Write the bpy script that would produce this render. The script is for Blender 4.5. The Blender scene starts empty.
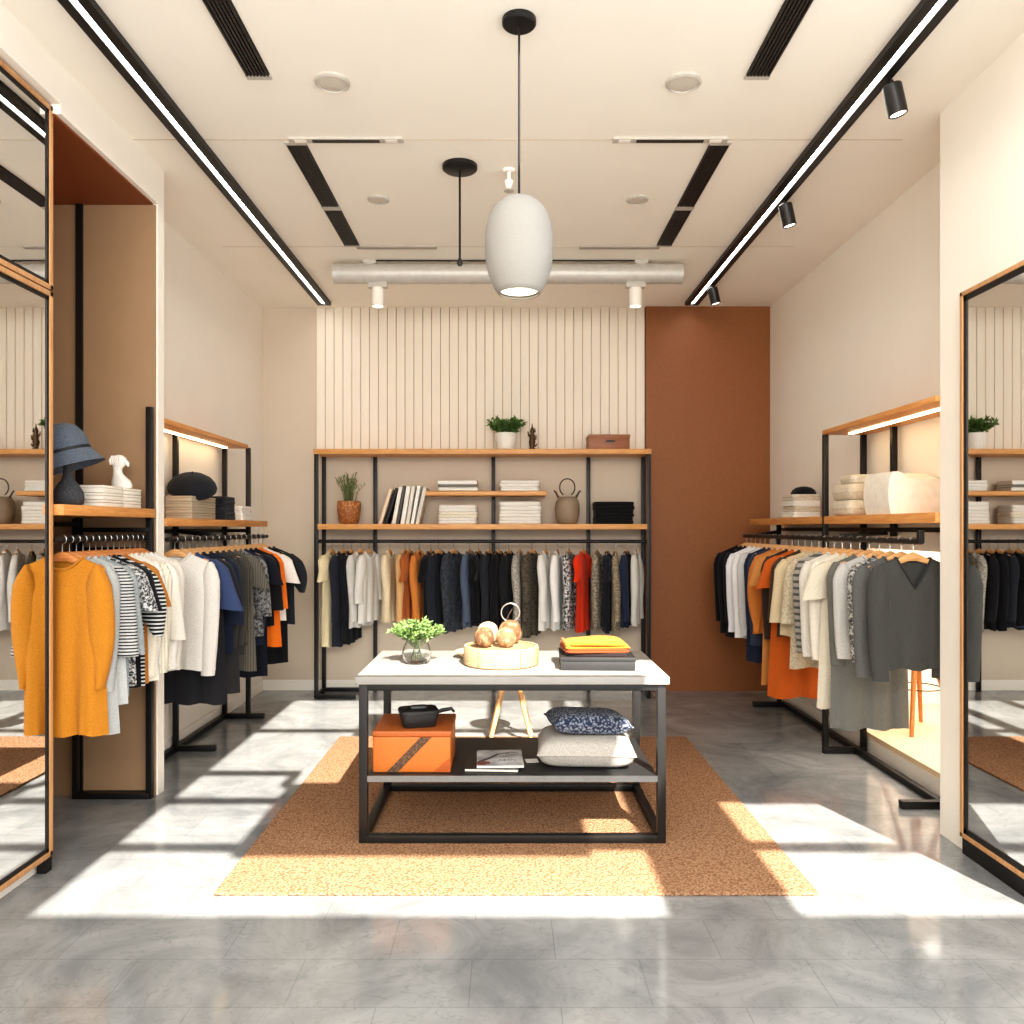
import bpy, bmesh, math, random
from math import sin, cos, pi, radians
from mathutils import Vector, Matrix

scene = bpy.context.scene
col = scene.collection
random.seed(11)

# ------------------------------------------------------------------ colours and materials
def lin(c):
    c = c / 255.0
    return c / 12.92 if c <= 0.04045 else ((c + 0.055) / 1.055) ** 2.4
def C(r, g, b): return (lin(r), lin(g), lin(b), 1.0)

_mats = {}
def newmat(name):
    m = bpy.data.materials.new(name); m.use_nodes = True
    nt = m.node_tree
    return m, nt, nt.nodes['Principled BSDF']
def N(nt, typ, **kw):
    n = nt.nodes.new(typ)
    for k, v in kw.items():
        if k.startswith('i_'):
            n.inputs[k[2:].replace('_', ' ')].default_value = v
        else:
            setattr(n, k, v)
    return n
def bump(nt, bsdf, height, strength, dist=0.01):
    b = N(nt, 'ShaderNodeBump'); b.inputs['Strength'].default_value = strength; b.inputs['Distance'].default_value = dist
    nt.links.new(height, b.inputs['Height']); nt.links.new(b.outputs['Normal'], bsdf.inputs['Normal'])
def ramp2(nt, fac, a, b, p0=0.0, p1=1.0, const=False):
    r = N(nt, 'ShaderNodeValToRGB'); e = r.color_ramp.elements
    e[0].position = p0; e[0].color = a; e[1].position = p1; e[1].color = b
    if const: r.color_ramp.interpolation = 'CONSTANT'
    nt.links.new(fac, r.inputs['Fac']); return r
def scale_c(c, k): return (min(1, c[0]*k), min(1, c[1]*k), min(1, c[2]*k), 1)

def paint(name, c, rough=0.7, metal=0.0, nscale=40, nstr=0.05, vary=0.06, spec=0.5):
    if name in _mats: return _mats[name]
    m, nt, b = newmat(name)
    tc = N(nt, 'ShaderNodeTexCoord')
    no = N(nt, 'ShaderNodeTexNoise'); no.inputs['Scale'].default_value = nscale; no.inputs['Detail'].default_value = 4
    nt.links.new(tc.outputs['Object'], no.inputs['Vector'])
    r = ramp2(nt, no.outputs['Fac'], scale_c(c, 1-vary), scale_c(c, 1+vary), 0.3, 0.7)
    nt.links.new(r.outputs['Color'], b.inputs['Base Color'])
    b.inputs['Roughness'].default_value = rough; b.inputs['Metallic'].default_value = metal
    b.inputs['Specular IOR Level'].default_value = spec
    if nstr: bump(nt, b, no.outputs['Fac'], nstr, 0.005)
    _mats[name] = m; return m

def emit(name, c, strength):
    if name in _mats: return _mats[name]
    m, nt, b = newmat(name)
    b.inputs['Base Color'].default_value = c
    b.inputs['Emission Color'].default_value = c; b.inputs['Emission Strength'].default_value = strength
    _mats[name] = m; return m

def wood(name, c1, c2, axis='X', scale=6, rough=0.45):
    if name in _mats: return _mats[name]
    m, nt, b = newmat(name)
    tc = N(nt, 'ShaderNodeTexCoord'); mp = N(nt, 'ShaderNodeMapping')
    s = {'X': (1, 14, 14), 'Y': (14, 1, 14), 'Z': (14, 14, 1)}[axis]
    mp.inputs['Scale'].default_value = s
    nt.links.new(tc.outputs['Object'], mp.inputs['Vector'])
    no = N(nt, 'ShaderNodeTexNoise'); no.inputs['Scale'].default_value = scale; no.inputs['Detail'].default_value = 6; no.inputs['Distortion'].default_value = 0.6
    nt.links.new(mp.outputs['Vector'], no.inputs['Vector'])
    r = ramp2(nt, no.outputs['Fac'], c1, c2, 0.3, 0.7)
    nt.links.new(r.outputs['Color'], b.inputs['Base Color'])
    b.inputs['Roughness'].default_value = rough
    bump(nt, b, no.outputs['Fac'], 0.08, 0.003)
    _mats[name] = m; return m

def fabric(c, pat=None, c2=None, sc=40.0, rough=0.9, key=None):
    k = ('fab', c, pat, c2, sc)
    if k in _mats: return _mats[k]
    m, nt, b = newmat('fabric')
    tc = N(nt, 'ShaderNodeTexCoord')
    fine = N(nt, 'ShaderNodeTexNoise'); fine.inputs['Scale'].default_value = 260; fine.inputs['Detail'].default_value = 2
    big = N(nt, 'ShaderNodeTexNoise'); big.inputs['Scale'].default_value = 11; big.inputs['Detail'].default_value = 3; big.inputs['Distortion'].default_value = .8
    for n in (fine, big): nt.links.new(tc.outputs['Object'], n.inputs['Vector'])
    base = ramp2(nt, fine.outputs['Fac'], scale_c(c, 0.82), scale_c(c, 1.12), 0.3, 0.7).outputs['Color']
    if pat in ('hstripe', 'vstripe', 'dstripe'):
        w = N(nt, 'ShaderNodeTexWave'); w.inputs['Scale'].default_value = sc; w.inputs['Distortion'].default_value = 0.6
        w.bands_direction = {'hstripe': 'Z', 'vstripe': 'X', 'dstripe': 'DIAGONAL'}[pat]
        nt.links.new(tc.outputs['Object'], w.inputs['Vector'])
        r = ramp2(nt, w.outputs['Fac'], (0, 0, 0, 1), (1, 1, 1, 1), 0.55, 0.7)
        mx = N(nt, 'ShaderNodeMixRGB'); mx.inputs['Color2'].default_value = c2
        nt.links.new(r.outputs['Color'], mx.inputs['Fac']); nt.links.new(base, mx.inputs['Color1']); base = mx.outputs['Color']
    elif pat == 'tweed':
        v = N(nt, 'ShaderNodeTexNoise'); v.inputs['Scale'].default_value = sc; v.inputs['Detail'].default_value = 5; v.inputs['Roughness'].default_value = 0.8
        nt.links.new(tc.outputs['Object'], v.inputs['Vector'])
        r = ramp2(nt, v.outputs['Fac'], (0, 0, 0, 1), (1, 1, 1, 1), 0.47, 0.55)
        mx = N(nt, 'ShaderNodeMixRGB'); mx.inputs['Color2'].default_value = c2
        nt.links.new(r.outputs['Color'], mx.inputs['Fac']); nt.links.new(base, mx.inputs['Color1']); base = mx.outputs['Color']
    elif pat == 'knit':
        mp = N(nt, 'ShaderNodeMapping'); mp.inputs['Scale'].default_value = (1, 1, 1)
        nt.links.new(tc.outputs['Object'], mp.inputs['Vector'])
        v = N(nt, 'ShaderNodeTexVoronoi'); v.inputs['Scale'].default_value = sc
        nt.links.new(mp.outputs['Vector'], v.inputs['Vector'])
        r = ramp2(nt, v.outputs['Distance'], (1, 1, 1, 1), (0, 0, 0, 1), 0.2, 0.6)
        mx = N(nt, 'ShaderNodeMixRGB'); mx.inputs['Color2'].default_value = c2
        nt.links.new(r.outputs['Color'], mx.inputs['Fac']); nt.links.new(base, mx.inputs['Color1']); base = mx.outputs['Color']
    nt.links.new(base, b.inputs['Base Color'])
    b.inputs['Roughness'].default_value = rough
    b.inputs['Specular IOR Level'].default_value = 0.15
    b.inputs['Sheen Weight'].default_value = 0.08
    ad = N(nt, 'ShaderNodeMath', operation='ADD'); nt.links.new(fine.outputs['Fac'], ad.inputs[0]); nt.links.new(big.outputs['Fac'], ad.inputs[1])
    bump(nt, b, ad.outputs['Value'], 0.4, 0.014)
    _mats[k] = m; return m

# ------------------------------------------------------------------ mesh builder
class MB:
    def __init__(s): s.v = []; s.f = []
    def box(s, x0, x1, y0, y1, z0, z1, M=None):
        n = len(s.v)
        p = [Vector((x, y, z)) for z in (z0, z1) for y in (y0, y1) for x in (x0, x1)]
        if M: p = [M @ q for q in p]
        s.v += [tuple(q) for q in p]
        s.f += [tuple(n+i for i in q) for q in ((0,2,3,1),(4,5,7,6),(0,1,5,4),(2,6,7,3),(0,4,6,2),(1,3,7,5))]
        return s
    def rings(s, rs, cap0=True, cap1=True, closed=True):
        n = len(s.v); k = len(rs[0])
        for r in rs: s.v += [tuple(q) for q in r]
        for i in range(len(rs)-1):
            for j in range(k if closed else k-1):
                a = n+i*k+j; b = n+i*k+(j+1) % k
                s.f.append((a, b, b+k, a+k))
        if cap0: s.f.append(tuple(n+j for j in range(k))[::-1])
        if cap1: s.f.append(tuple(n+(len(rs)-1)*k+j for j in range(k)))
        return s
    def tube(s, path, r, n=8, cap=True):
        path = [Vector(p) for p in path]; rs = []
        rad = r if isinstance(r, (list, tuple)) else [r]*len(path)
        up = None
        for i, p in enumerate(path):
            t = (path[min(i+1, len(path)-1)] - path[max(i-1, 0)]).normalized()
            if up is None: up = Vector((0, 0, 1)) if abs(t.z) < 0.9 else Vector((1, 0, 0))
            a = t.cross(up).normalized(); b = a.cross(t).normalized(); up = b
            rs.append([p + (a*cos(2*pi*j/n) + b*sin(2*pi*j/n))*rad[i] for j in range(n)])
        return s.rings(rs, cap, cap)
    def lathe(s, prof, n=32, cap0=True, cap1=True, c=(0, 0, 0)):
        return s.rings([[(c[0]+r*cos(2*pi*j/n), c[1]+r*sin(2*pi*j/n), c[2]+z) for j in range(n)] for r, z in prof], cap0, cap1)
    def bar(s, a, b, w, h=None):
        a = Vector(a); b = Vector(b); h = h or w; t = (b-a).normalized()
        up = Vector((0, 0, 1)) if abs(t.z) < 0.95 else Vector((0, 1, 0))
        x = t.cross(up).normalized(); z = x.cross(t).normalized()
        return s.rings([[p + x*w/2*i + z*h/2*j for i, j in ((-1,-1),(1,-1),(1,1),(-1,1))] for p in (a, b)])
    def prism(s, poly, axis, a, b):
        def P(u, v, w): return {'X': (w, u, v), 'Y': (u, w, v), 'Z': (u, v, w)}[axis]
        return s.rings([[P(u, v, w) for u, v in poly] for w in (a, b)])
    def superell(s, levels, n=6, k=40, cap=True):
        # levels: (z, hw, hd[, dx, dy])
        rs = []
        for L in levels:
            z, hw, hd = L[:3]; dx, dy = (L[3], L[4]) if len(L) > 3 else (0, 0)
            ring = []
            for j in range(k):
                t = 2*pi*j/k; cc, ss = cos(t), sin(t)
                ring.append((dx+hw*math.copysign(abs(cc)**(2/n), cc), dy+hd*math.copysign(abs(ss)**(2/n), ss), z))
            rs.append(ring)
        return s.rings(rs, cap, cap)

def build(mb, name, mat, parent=None, loc=None, rot=None, smooth=False, bevel=0.0, seg=2, angle=40, label=None, cat=None, group=None, kind=None):
    me = bpy.data.meshes.new(name)
    me.from_pydata([tuple(v) for v in mb.v], [], mb.f)
    bm = bmesh.new(); bm.from_mesh(me)
    bmesh.ops.recalc_face_normals(bm, faces=bm.faces)
    if bevel:
        es = [e for e in bm.edges if len(e.link_faces) == 2 and e.calc_face_angle(0) > 0.5]
        bmesh.ops.bevel(bm, geom=es, offset=bevel, segments=seg, profile=0.6, affect='EDGES', clamp_overlap=True)
    bm.to_mesh(me); bm.free()
    if smooth or bevel:
        for p in me.polygons: p.use_smooth = True
        me.set_sharp_from_angle(angle=radians(angle))
    me.materials.append(mat)
    o = bpy.data.objects.new(name, me); col.objects.link(o)
    if parent: o.parent = parent
    if loc: o.location = loc
    if rot: o.rotation_euler = rot
    return tag(o, label, cat, group, kind)
def tag(o, label=None, cat=None, group=None, kind=None):
    if label: o['label'] = label
    if cat: o['category'] = cat
    if group: o['group'] = group
    if kind: o['kind'] = kind
    return o
def thing(name, label, cat, loc=(0, 0, 0), rot=(0, 0, 0), group=None):
    o = bpy.data.objects.new(name, None); col.objects.link(o)
    o.empty_display_size = 0.1
    o.location = loc; o.rotation_euler = rot
    return tag(o, label, cat, group)
def struct(name, mb, mat, **kw): return build(mb, name, mat, kind='structure', **kw)

# ------------------------------------------------------------------ base materials
M_ceil = paint('ceiling_paint', C(244, 238, 227), 0.9, nscale=3, nstr=0.02, vary=0.01)
M_wall = paint('wall_paint', C(236, 229, 218), 0.85, nscale=3, nstr=0.02, vary=0.012)
M_wallback = paint('wall_back_paint', C(208, 194, 176), 0.85, nscale=3, nstr=0.02, vary=0.015)
M_slat = paint('slat_paint', C(238, 228, 212), 0.7, nscale=3, nstr=0.02, vary=0.01)
M_white = paint('white_paint', C(240, 234, 224), 0.6, nscale=5, nstr=0.02, vary=0.01)
M_brown = paint('bronze_panel', C(140, 86, 44), 0.55, nscale=60, nstr=0.05, vary=0.07)
M_taupe = paint('taupe_panel', C(158, 128, 98), 0.5, nscale=6, nstr=0.02, vary=0.03)
M_soffit = paint('soffit_panel', C(132, 70, 32), 0.5, nscale=6, nstr=0.02, vary=0.03)
M_black = paint('black_metal', C(30, 28, 27), 0.42, metal=0.3, nscale=30, nstr=0.02)
M_frame = paint('graphite_metal', C(48, 46, 44), 0.38, metal=0.5, nscale=30, nstr=0.02)
M_steel = paint('steel', C(150, 148, 145), 0.3, metal=1.0, nscale=30, nstr=0.01)
M_oakX = wood('oak_x', C(196, 136, 76), C(224, 170, 108), 'X')
M_oakY = wood('oak_y', C(196, 130, 68), C(222, 162, 98), 'Y')
M_oakZ = wood('oak_z', C(176, 128, 84), C(206, 158, 110), 'Z')
M_hang = wood('hanger_wood', C(192, 138, 84), C(226, 178, 124), 'X', 10)
M_hangL = wood('hanger_wood_red', C(176, 108, 56), C(206, 138, 80), 'X', 10)
M_led = emit('led_white', (1, 0.97, 0.92, 1), 20)
M_ledwarm = emit('led_warm', (1, 0.80, 0.50, 1), 9)

def floor_mat():
    m, nt, b = newmat('polished_floor')
    tc = N(nt, 'ShaderNodeTexCoord')
    no = N(nt, 'ShaderNodeTexNoise'); no.inputs['Scale'].default_value = 2.2; no.inputs['Detail'].default_value = 9; no.inputs['Roughness'].default_value = 0.62; no.inputs['Distortion'].default_value = 1.2
    nt.links.new(tc.outputs['Object'], no.inputs['Vector'])
    r = ramp2(nt, no.outputs['Fac'], C(122, 124, 125), C(160, 161, 160), 0.32, 0.66)
    ve = N(nt, 'ShaderNodeTexNoise'); ve.inputs['Scale'].default_value = 5; ve.inputs['Detail'].default_value = 8; ve.inputs['Distortion'].default_value = 2.5
    nt.links.new(tc.outputs['Object'], ve.inputs['Vector'])
    rv = N(nt, 'ShaderNodeValToRGB'); e = rv.color_ramp.elements
    e[0].position = 0.485; e[0].color = (0, 0, 0, 1); e[1].position = 0.515; e[1].color = (0, 0, 0, 1)
    x = rv.color_ramp.elements.new(0.5); x.color = (0.35, 0.35, 0.35, 1)
    nt.links.new(ve.outputs['Fac'], rv.inputs['Fac'])
    mx = N(nt, 'ShaderNodeMixRGB'); mx.inputs['Color2'].default_value = C(104, 107, 108)
    nt.links.new(rv.outputs['Color'], mx.inputs['Fac']); nt.links.new(r.outputs['Color'], mx.inputs['Color1'])
    br = N(nt, 'ShaderNodeTexBrick'); br.offset = 0.5
    mp = N(nt, 'ShaderNodeMapping'); mp.inputs['Location'].default_value = (0.12, 0.01, 0)
    nt.links.new(tc.outputs['Object'], mp.inputs['Vector']); nt.links.new(mp.outputs['Vector'], br.inputs['Vector'])
    br.inputs['Scale'].default_value = 1.0; br.inputs['Brick Width'].default_value = 0.56; br.inputs['Row Height'].default_value = 0.27
    br.inputs['Mortar Size'].default_value = 0.0018; br.inputs['Mortar Smooth'].default_value = 0.1
    br.inputs['Color1'].default_value = (1, 1, 1, 1); br.inputs['Color2'].default_value = (0.93, 0.93, 0.93, 1); br.inputs['Mortar'].default_value = (0.74, 0.74, 0.74, 1)
    mu = N(nt, 'ShaderNodeMixRGB', blend_type='MULTIPLY'); mu.inputs['Fac'].default_value = 1
    nt.links.new(mx.outputs['Color'], mu.inputs['Color1']); nt.links.new(br.outputs['Color'], mu.inputs['Color2'])
    nt.links.new(mu.outputs['Color'], b.inputs['Base Color'])
    rr = N(nt, 'ShaderNodeMapRange'); rr.inputs['To Min'].default_value = 0.06; rr.inputs['To Max'].default_value = 0.17
    nt.links.new(no.outputs['Fac'], rr.inputs['Value']); nt.links.new(rr.outputs['Result'], b.inputs['Roughness'])
    b.inputs['Specular IOR Level'].default_value = 0.6
    return m
def rug_mat():
    m, nt, b = newmat('rug_weave')
    tc = N(nt, 'ShaderNodeTexCoord')
    v = N(nt, 'ShaderNodeTexVoronoi'); v.inputs['Scale'].default_value = 95
    no = N(nt, 'ShaderNodeTexNoise'); no.inputs['Scale'].default_value = 120; no.inputs['Detail'].default_value = 3
    for n in (v, no): nt.links.new(tc.outputs['Object'], n.inputs['Vector'])
    r = ramp2(nt, v.outputs['Distance'], C(188, 151, 120), C(138, 101, 74), 0.15, 0.75)
    mx = N(nt, 'ShaderNodeMixRGB', blend_type='MULTIPLY'); mx.inputs['Fac'].default_value = 0.5
    nt.links.new(r.outputs['Color'], mx.inputs['Color1'])
    r2 = ramp2(nt, no.outputs['Fac'], (0.7, 0.7, 0.7, 1), (1.0, 1.0, 1.0, 1), 0.35, 0.6)
    nt.links.new(r2.outputs['Color'], mx.inputs['Color2'])
    nt.links.new(mx.outputs['Color'], b.inputs['Base Color'])
    b.inputs['Roughness'].default_value = 0.95; b.inputs['Specular IOR Level'].default_value = 0.1
    inv = N(nt, 'ShaderNodeMath', operation='SUBTRACT'); inv.inputs[0].default_value = 1
    nt.links.new(v.outputs['Distance'], inv.inputs[1]); bump(nt, b, inv.outputs['Value'], 0.7, 0.01)
    return m
def wicker(name, c1, c2, sc=60):
    m, nt, b = newmat(name)
    tc = N(nt, 'ShaderNodeTexCoord')
    w = N(nt, 'ShaderNodeTexWave'); w.inputs['Scale'].default_value = sc; w.bands_direction = 'Z'; w.inputs['Distortion'].default_value = 3; w.inputs['Detail'].default_value = 3; w.inputs['Detail Scale'].default_value = 3
    no = N(nt, 'ShaderNodeTexNoise'); no.inputs['Scale'].default_value = 70; no.inputs['Detail'].default_value = 4
    nt.links.new(tc.outputs['Object'], w.inputs['Vector']); nt.links.new(tc.outputs['Object'], no.inputs['Vector'])
    ad = N(nt, 'ShaderNodeMath', operation='MULTIPLY'); nt.links.new(w.outputs['Fac'], ad.inputs[0]); nt.links.new(no.outputs['Fac'], ad.inputs[1])
    r = ramp2(nt, ad.outputs['Value'], c1, c2, 0.05, 0.45)
    nt.links.new(r.outputs['Color'], b.inputs['Base Color']); b.inputs['Roughness'].default_value = 0.8
    bump(nt, b, ad.outputs['Value'], 0.5, 0.006)
    return m
def speckle(name, c1, c2, sc=90, rough=0.6):
    m, nt, b = newmat(name)
    tc = N(nt, 'ShaderNodeTexCoord'); v = N(nt, 'ShaderNodeTexNoise'); v.inputs['Scale'].default_value = sc; v.inputs['Detail'].default_value = 2
    nt.links.new(tc.outputs['Object'], v.inputs['Vector'])
    r = ramp2(nt, v.outputs['Fac'], c1, c2, 0.5, 0.6); nt.links.new(r.outputs['Color'], b.inputs['Base Color'])
    b.inputs['Roughness'].default_value = rough; bump(nt, b, v.outputs['Fac'], 0.3, 0.004)
    return m
def mirror_mat():
    m, nt, b = newmat('mirror_glass')
    b.inputs['Base Color'].default_value = (0.86, 0.86, 0.85, 1); b.inputs['Metallic'].default_value = 1; b.inputs['Roughness'].default_value = 0.012
    return m
def glass_mat():
    m, nt, b = newmat('clear_glass')
    b.inputs['Base Color'].default_value = (0.97, 0.99, 0.98, 1); b.inputs['Transmission Weight'].default_value = 1; b.inputs['Roughness'].default_value = 0.02; b.inputs['IOR'].default_value = 1.35
    return m
M_floor = floor_mat(); M_rug = rug_mat(); M_mirror = mirror_mat(); M_glass = glass_mat()
M_tabletop = paint('concrete_top', C(150, 147, 142), 0.5, nscale=14, nstr=0.03, vary=0.05)

# ------------------------------------------------------------------ room
H = 3.42
XL, XR, YB = -2.2, 2.33, 7.16          # far side walls and back wall
XRN, YRN = 2.05, 3.796                 # nearer right-hand wall and where it ends
struct('floor', MB().box(-3.6, 3.6, -4, YB+.1, -0.1, 0), M_floor)
struct('ceiling', MB().box(-3.2, 3.6, 2.95, YB+.1, H, H+.12), M_ceil)
# added unseen roof zone whose edges, bars and closed panels shape the sun patches
roof_mask = MB()
roof_mask.box(-3.2, 5.5, -4, -.90, H, H+.12).box(-3.2, -.59, -.90, 2.95, H, H+.12).box(1.84, 2.2, -.90, 2.95, H, H+.12)
roof_mask.box(-.02, 1.56, -.25, .71, H, H+.05).box(.12, .62, 1.80, 2.42, H, H+.05)  # unseen panels added to shade the rug and the pendant
for y in (-.16, 1.93): roof_mask.box(-.59, 1.84, y-.025, y+.025, H, H+.05)
for y in (.46, .94): roof_mask.box(-.59, -.02, y-.025, y+.025, H, H+.05)
roof_mask.box(-.07, -.021, .70, .94, H, H+.05)
struct('sun_mask_roof', roof_mask, M_white)
canopy_mask = MB().box(2.2, 5.5, .44, 2.95, H, H+.12).box(3.6, 5.5, 2.95, 6, H, H+.12).box(2.2, 5.5, -.19, -.13, H, H+.05)  # outdoor slabs out of view, added to cut off the right sun patch
struct('sun_mask_canopy', canopy_mask, M_white)
struct('wall_back', MB().box(-3.2, 3.4, YB, YB+.1, 0, H), M_wallback)
struct('wall_left', MB().box(XL-.1, XL, 4.42, YB, 0, H), M_wall)
struct('wall_right', MB().box(XR, XR+.1, 5.2, YB, 0, H).box(XR, XR+.1, YRN, 5.2, 1.32, H).box(XR, XR+.1, YRN, 5.2, 0, .098), M_wall)
# near right wall: short pier with the mirror, then an unseen opening added to let the sun in
wr = MB().box(XRN, XRN+.12, 2.96, YRN, 0, H).box(XRN+.12, 3.4, YRN-.1, YRN, 0, H).box(XRN, XRN+.12, -4, 2.96, 3.06, H)
struct('wall_right_near', wr, M_wall)
wf = MB()  # bars of the added sun opening
for y in (-2.2,): wf.box(XRN+.02, XRN+.08, y-.03, y+.03, 0, 3.06)
wf.box(XRN+.02, XRN+.08, 2.92, 2.958, 0, 3.055)
struct('sun_opening_frame', wf, M_black)
# near left wall and alcove
struct('wall_left_near', MB().box(-2.7, -1.985, -4, 3.40, 0, 3.25).box(-2.7, -1.9, -4, 3.40, 3.25, H), M_wall)
struct('wall_alcove', MB().box(-2.6, -2.5, 3.40, 4.42, 0, H), M_taupe)
struct('trim_3', MB().box(-2.5, -1.9, 3.40, 4.42, 3.21, H).box(-2.5, -1.9, 4.345, 4.42, 0, 3.21), M_wall)
struct('trim_4', MB().box(-2.5, -1.925, 3.40, 4.34, 3.2, 3.212), M_soffit)
struct('trim_5', MB().box(-2.5, -1.91, 4.333, 4.347, 0.0, 3.2), M_taupe)
struct('trim_6', MB().box(-2.335, -2.30, 4.318, 4.335, 0.0, 3.2).box(-2.335, -1.93, 4.318, 4.335, 0.0, .03), M_black)
# display niche in the right wall with a low platform
struct('wall_niche', MB().box(3.25, 3.35, 3.8, 6.1, 0, 1.6).box(XR+.1, 3.35, 6.0, 6.1, 0, 1.6).box(XR+.1, 3.35, 3.7, 3.8, 0, 1.6).box(XR+.1, 3.35, 3.7, 6.1, 1.6, 1.7), M_white)
struct('floor_platform', MB().box(XR-.005, 3.26, 3.8, 6.0, .1, .13), paint('platform_top', C(232, 206, 170), 0.6, nscale=4, nstr=0.02))
bb = MB().box(XL, XL+.012, 4.42, YB, 0, .09); struct('baseboard_left', bb, M_white)
struct('baseboard_back', MB().box(XL, 1.2, YB-.012, YB, 0, .09), M_white)
struct('baseboard_right', MB().box(XR-.012, XR, YRN, YB, 0, .09), M_white)
# slatted panel and brown panel on the back wall
sl = MB(); x0, x1 = -1.71, 1.22; n = 37; w = (x1-x0)/n
for i in range(n): sl.box(x0+i*w+.003, x0+(i+1)*w-.003, YB-.022, YB-.004, 2.11, H)
struct('wall_panel', sl, M_slat)
struct('wall_panel_backing', MB().box(x0, x1, YB-.006, YB, 2.11, H), paint('slat_gap', C(184, 170, 150), .9))
struct('wall_brown_panel', MB().box(1.225, XR, YB-.05, YB, 0, H), M_brown)
# ceiling joints
cj = MB().box(-2.0, 2.0, 4.055, 4.062, H-.001, H+.01).box(-2.0, 2.0, 5.60, 5.606, H-.001, H+.01)
struct('trim_7', cj, paint('joint', C(205, 190, 168), .9))

# ------------------------------------------------------------------ ceiling fixtures
def track(x, label):
    t = thing('track_light', label, 'track light', (x, 0, H))
    mb = MB().box(-.058, -.014, 1.2, 6.97, -.03, 0).box(.014, .058, 1.2, 6.97, -.03, 0).box(-.014, .014, 1.2, 6.97, -.01, 0).box(-.058, .058, 6.965, 6.975, -.03, 0)
    build(mb, 'track_profile', M_black, t)
    build(MB().box(-.0125, .0125, 1.2, 6.96, -.016, -.0105), 'led_strip', M_led, t)
track(-1.6, 'long black ceiling track with white light line above the left racks')
track(1.6, 'long black ceiling track with white light line above the right rack')
def spot(x, y, z, s, tilt, label, mat=M_frame, group=None):
    t = thing('spotlight', label, 'spotlight', (x, y, z), (0, 0, 0), group)
    build(MB().tube([(0, 0, 0), (0, 0, -.045*s)], .012*s, 8), 'stem', mat, t, smooth=True)
    R = Matrix.Rotation(tilt, 4, 'Y')
    h = MB().lathe([(.036*s, -.02*s), (.04*s, -.024*s), (.04*s, -.15*s), (.036*s, -.152*s), (.034*s, -.135*s)], 24)
    h.v = [tuple(R @ Vector(v)) for v in h.v]
    build(h, 'lamp_head', mat, t, smooth=True)
    l = MB().lathe([(.033*s, -.142*s), (.033*s, -.146*s)], 24); l.v = [tuple(R @ Vector(v)) for v in l.v]
    build(l, 'lens', emit('lens', (1, .95, .85, 1), 2.5), t)
spot(1.66, 3.47, H-.03, 1.0, -.22, 'black cylinder spotlight on the right ceiling track, largest of three')
spot(1.64, 4.75, H-.03, 1.0, -.22, 'black cylinder spotlight on the right ceiling track, middle of three')
spot(1.63, 6.4, H-.03, 1.0, -.22, 'black cylinder spotlight on the right ceiling track near the brown panel')

M_vent = paint('vent_slats', C(44, 40, 36), .5)
M_grey = paint('grey_metal', C(190, 184, 174), .5)
def vent(x, ya, yb, label, xd=None):
    t = thing('linear_vent', label, 'vent', (x, (ya+yb)/2, H)); d = (yb-ya)/2
    f = MB()
    for i in range(7): f.box(-.05+i*.015, -.041+i*.015, -d, d, -.012, 0)
    build(f, 'grille', M_vent, t)
    build(MB().box(-.052, .052, -d, d, -.004, 0), 'backing', paint('vent_dark', C(28, 25, 22), .8), t)
    build(MB().box(-.054, .054, -d-.03, -d, -.01, 0), 'end_cap', M_grey, t); build(MB().box(-.054, .054, d, d+.03, -.01, 0), 'end_cap', M_grey, t)
for sgn, side in ((-1, 'left'), (1, 'right')):
    vent(sgn*1.085, 1.9, 3.47, f'black slotted ceiling vent at the picture top, {side} of the pendants')
    vent(sgn*1.085, 4.10, 4.88, f'black slotted ceiling vent, nearer half of the long {side} run')
    vent(sgn*1.085, 4.94, 5.55, f'black slotted ceiling vent, farther half of the long {side} run')
    t = thing('slot_diffuser', f'thin dark ceiling slot crossing the near end of the {side} vent run', 'vent', (sgn*.82, 4.05, H))
    build(MB().box(-.29, .29, -.022, .022, -.012, 0), 'frame', M_grey, t)
    build(MB().box(-.17, .17, -.014, .014, -.014, -.002), 'slot', M_vent, t)
    build(MB().box(-.26, -.2, -.014, .014, -.014, -.002), 'end_cap', M_white, t); build(MB().box(.2, .26, -.014, .014, -.014, -.002), 'end_cap', M_white, t)
    t = thing('slot_diffuser', f'thin grey ceiling slot crossing the far end of the {side} vent run', 'vent', (sgn*.78, 5.60, H))
    build(MB().box(-.28, .28, -.022, .022, -.012, 0), 'frame', paint('grey2', C(168, 160, 148), .6), t)
    for y, r, w in ((3.53, .077, 'larger'), (4.79, .066, 'smaller')):
        t = thing('ceiling_speaker', f'{w} round white ceiling speaker {side} of the pendants', 'speaker', (sgn*.775, y, H))
        build(MB().lathe([(r, 0), (r, -.008), (r*.86, -.014), (r*.84, -.010)], 32), 'rim', M_grey, t, smooth=True)
        build(MB().lathe([(r*.84, -.0095), (r*.6, -.012), (r*.2, -.013)], 32), 'grille', speckle('speaker_mesh', C(200, 192, 180), C(222, 214, 200), 400), t, smooth=True)
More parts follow.
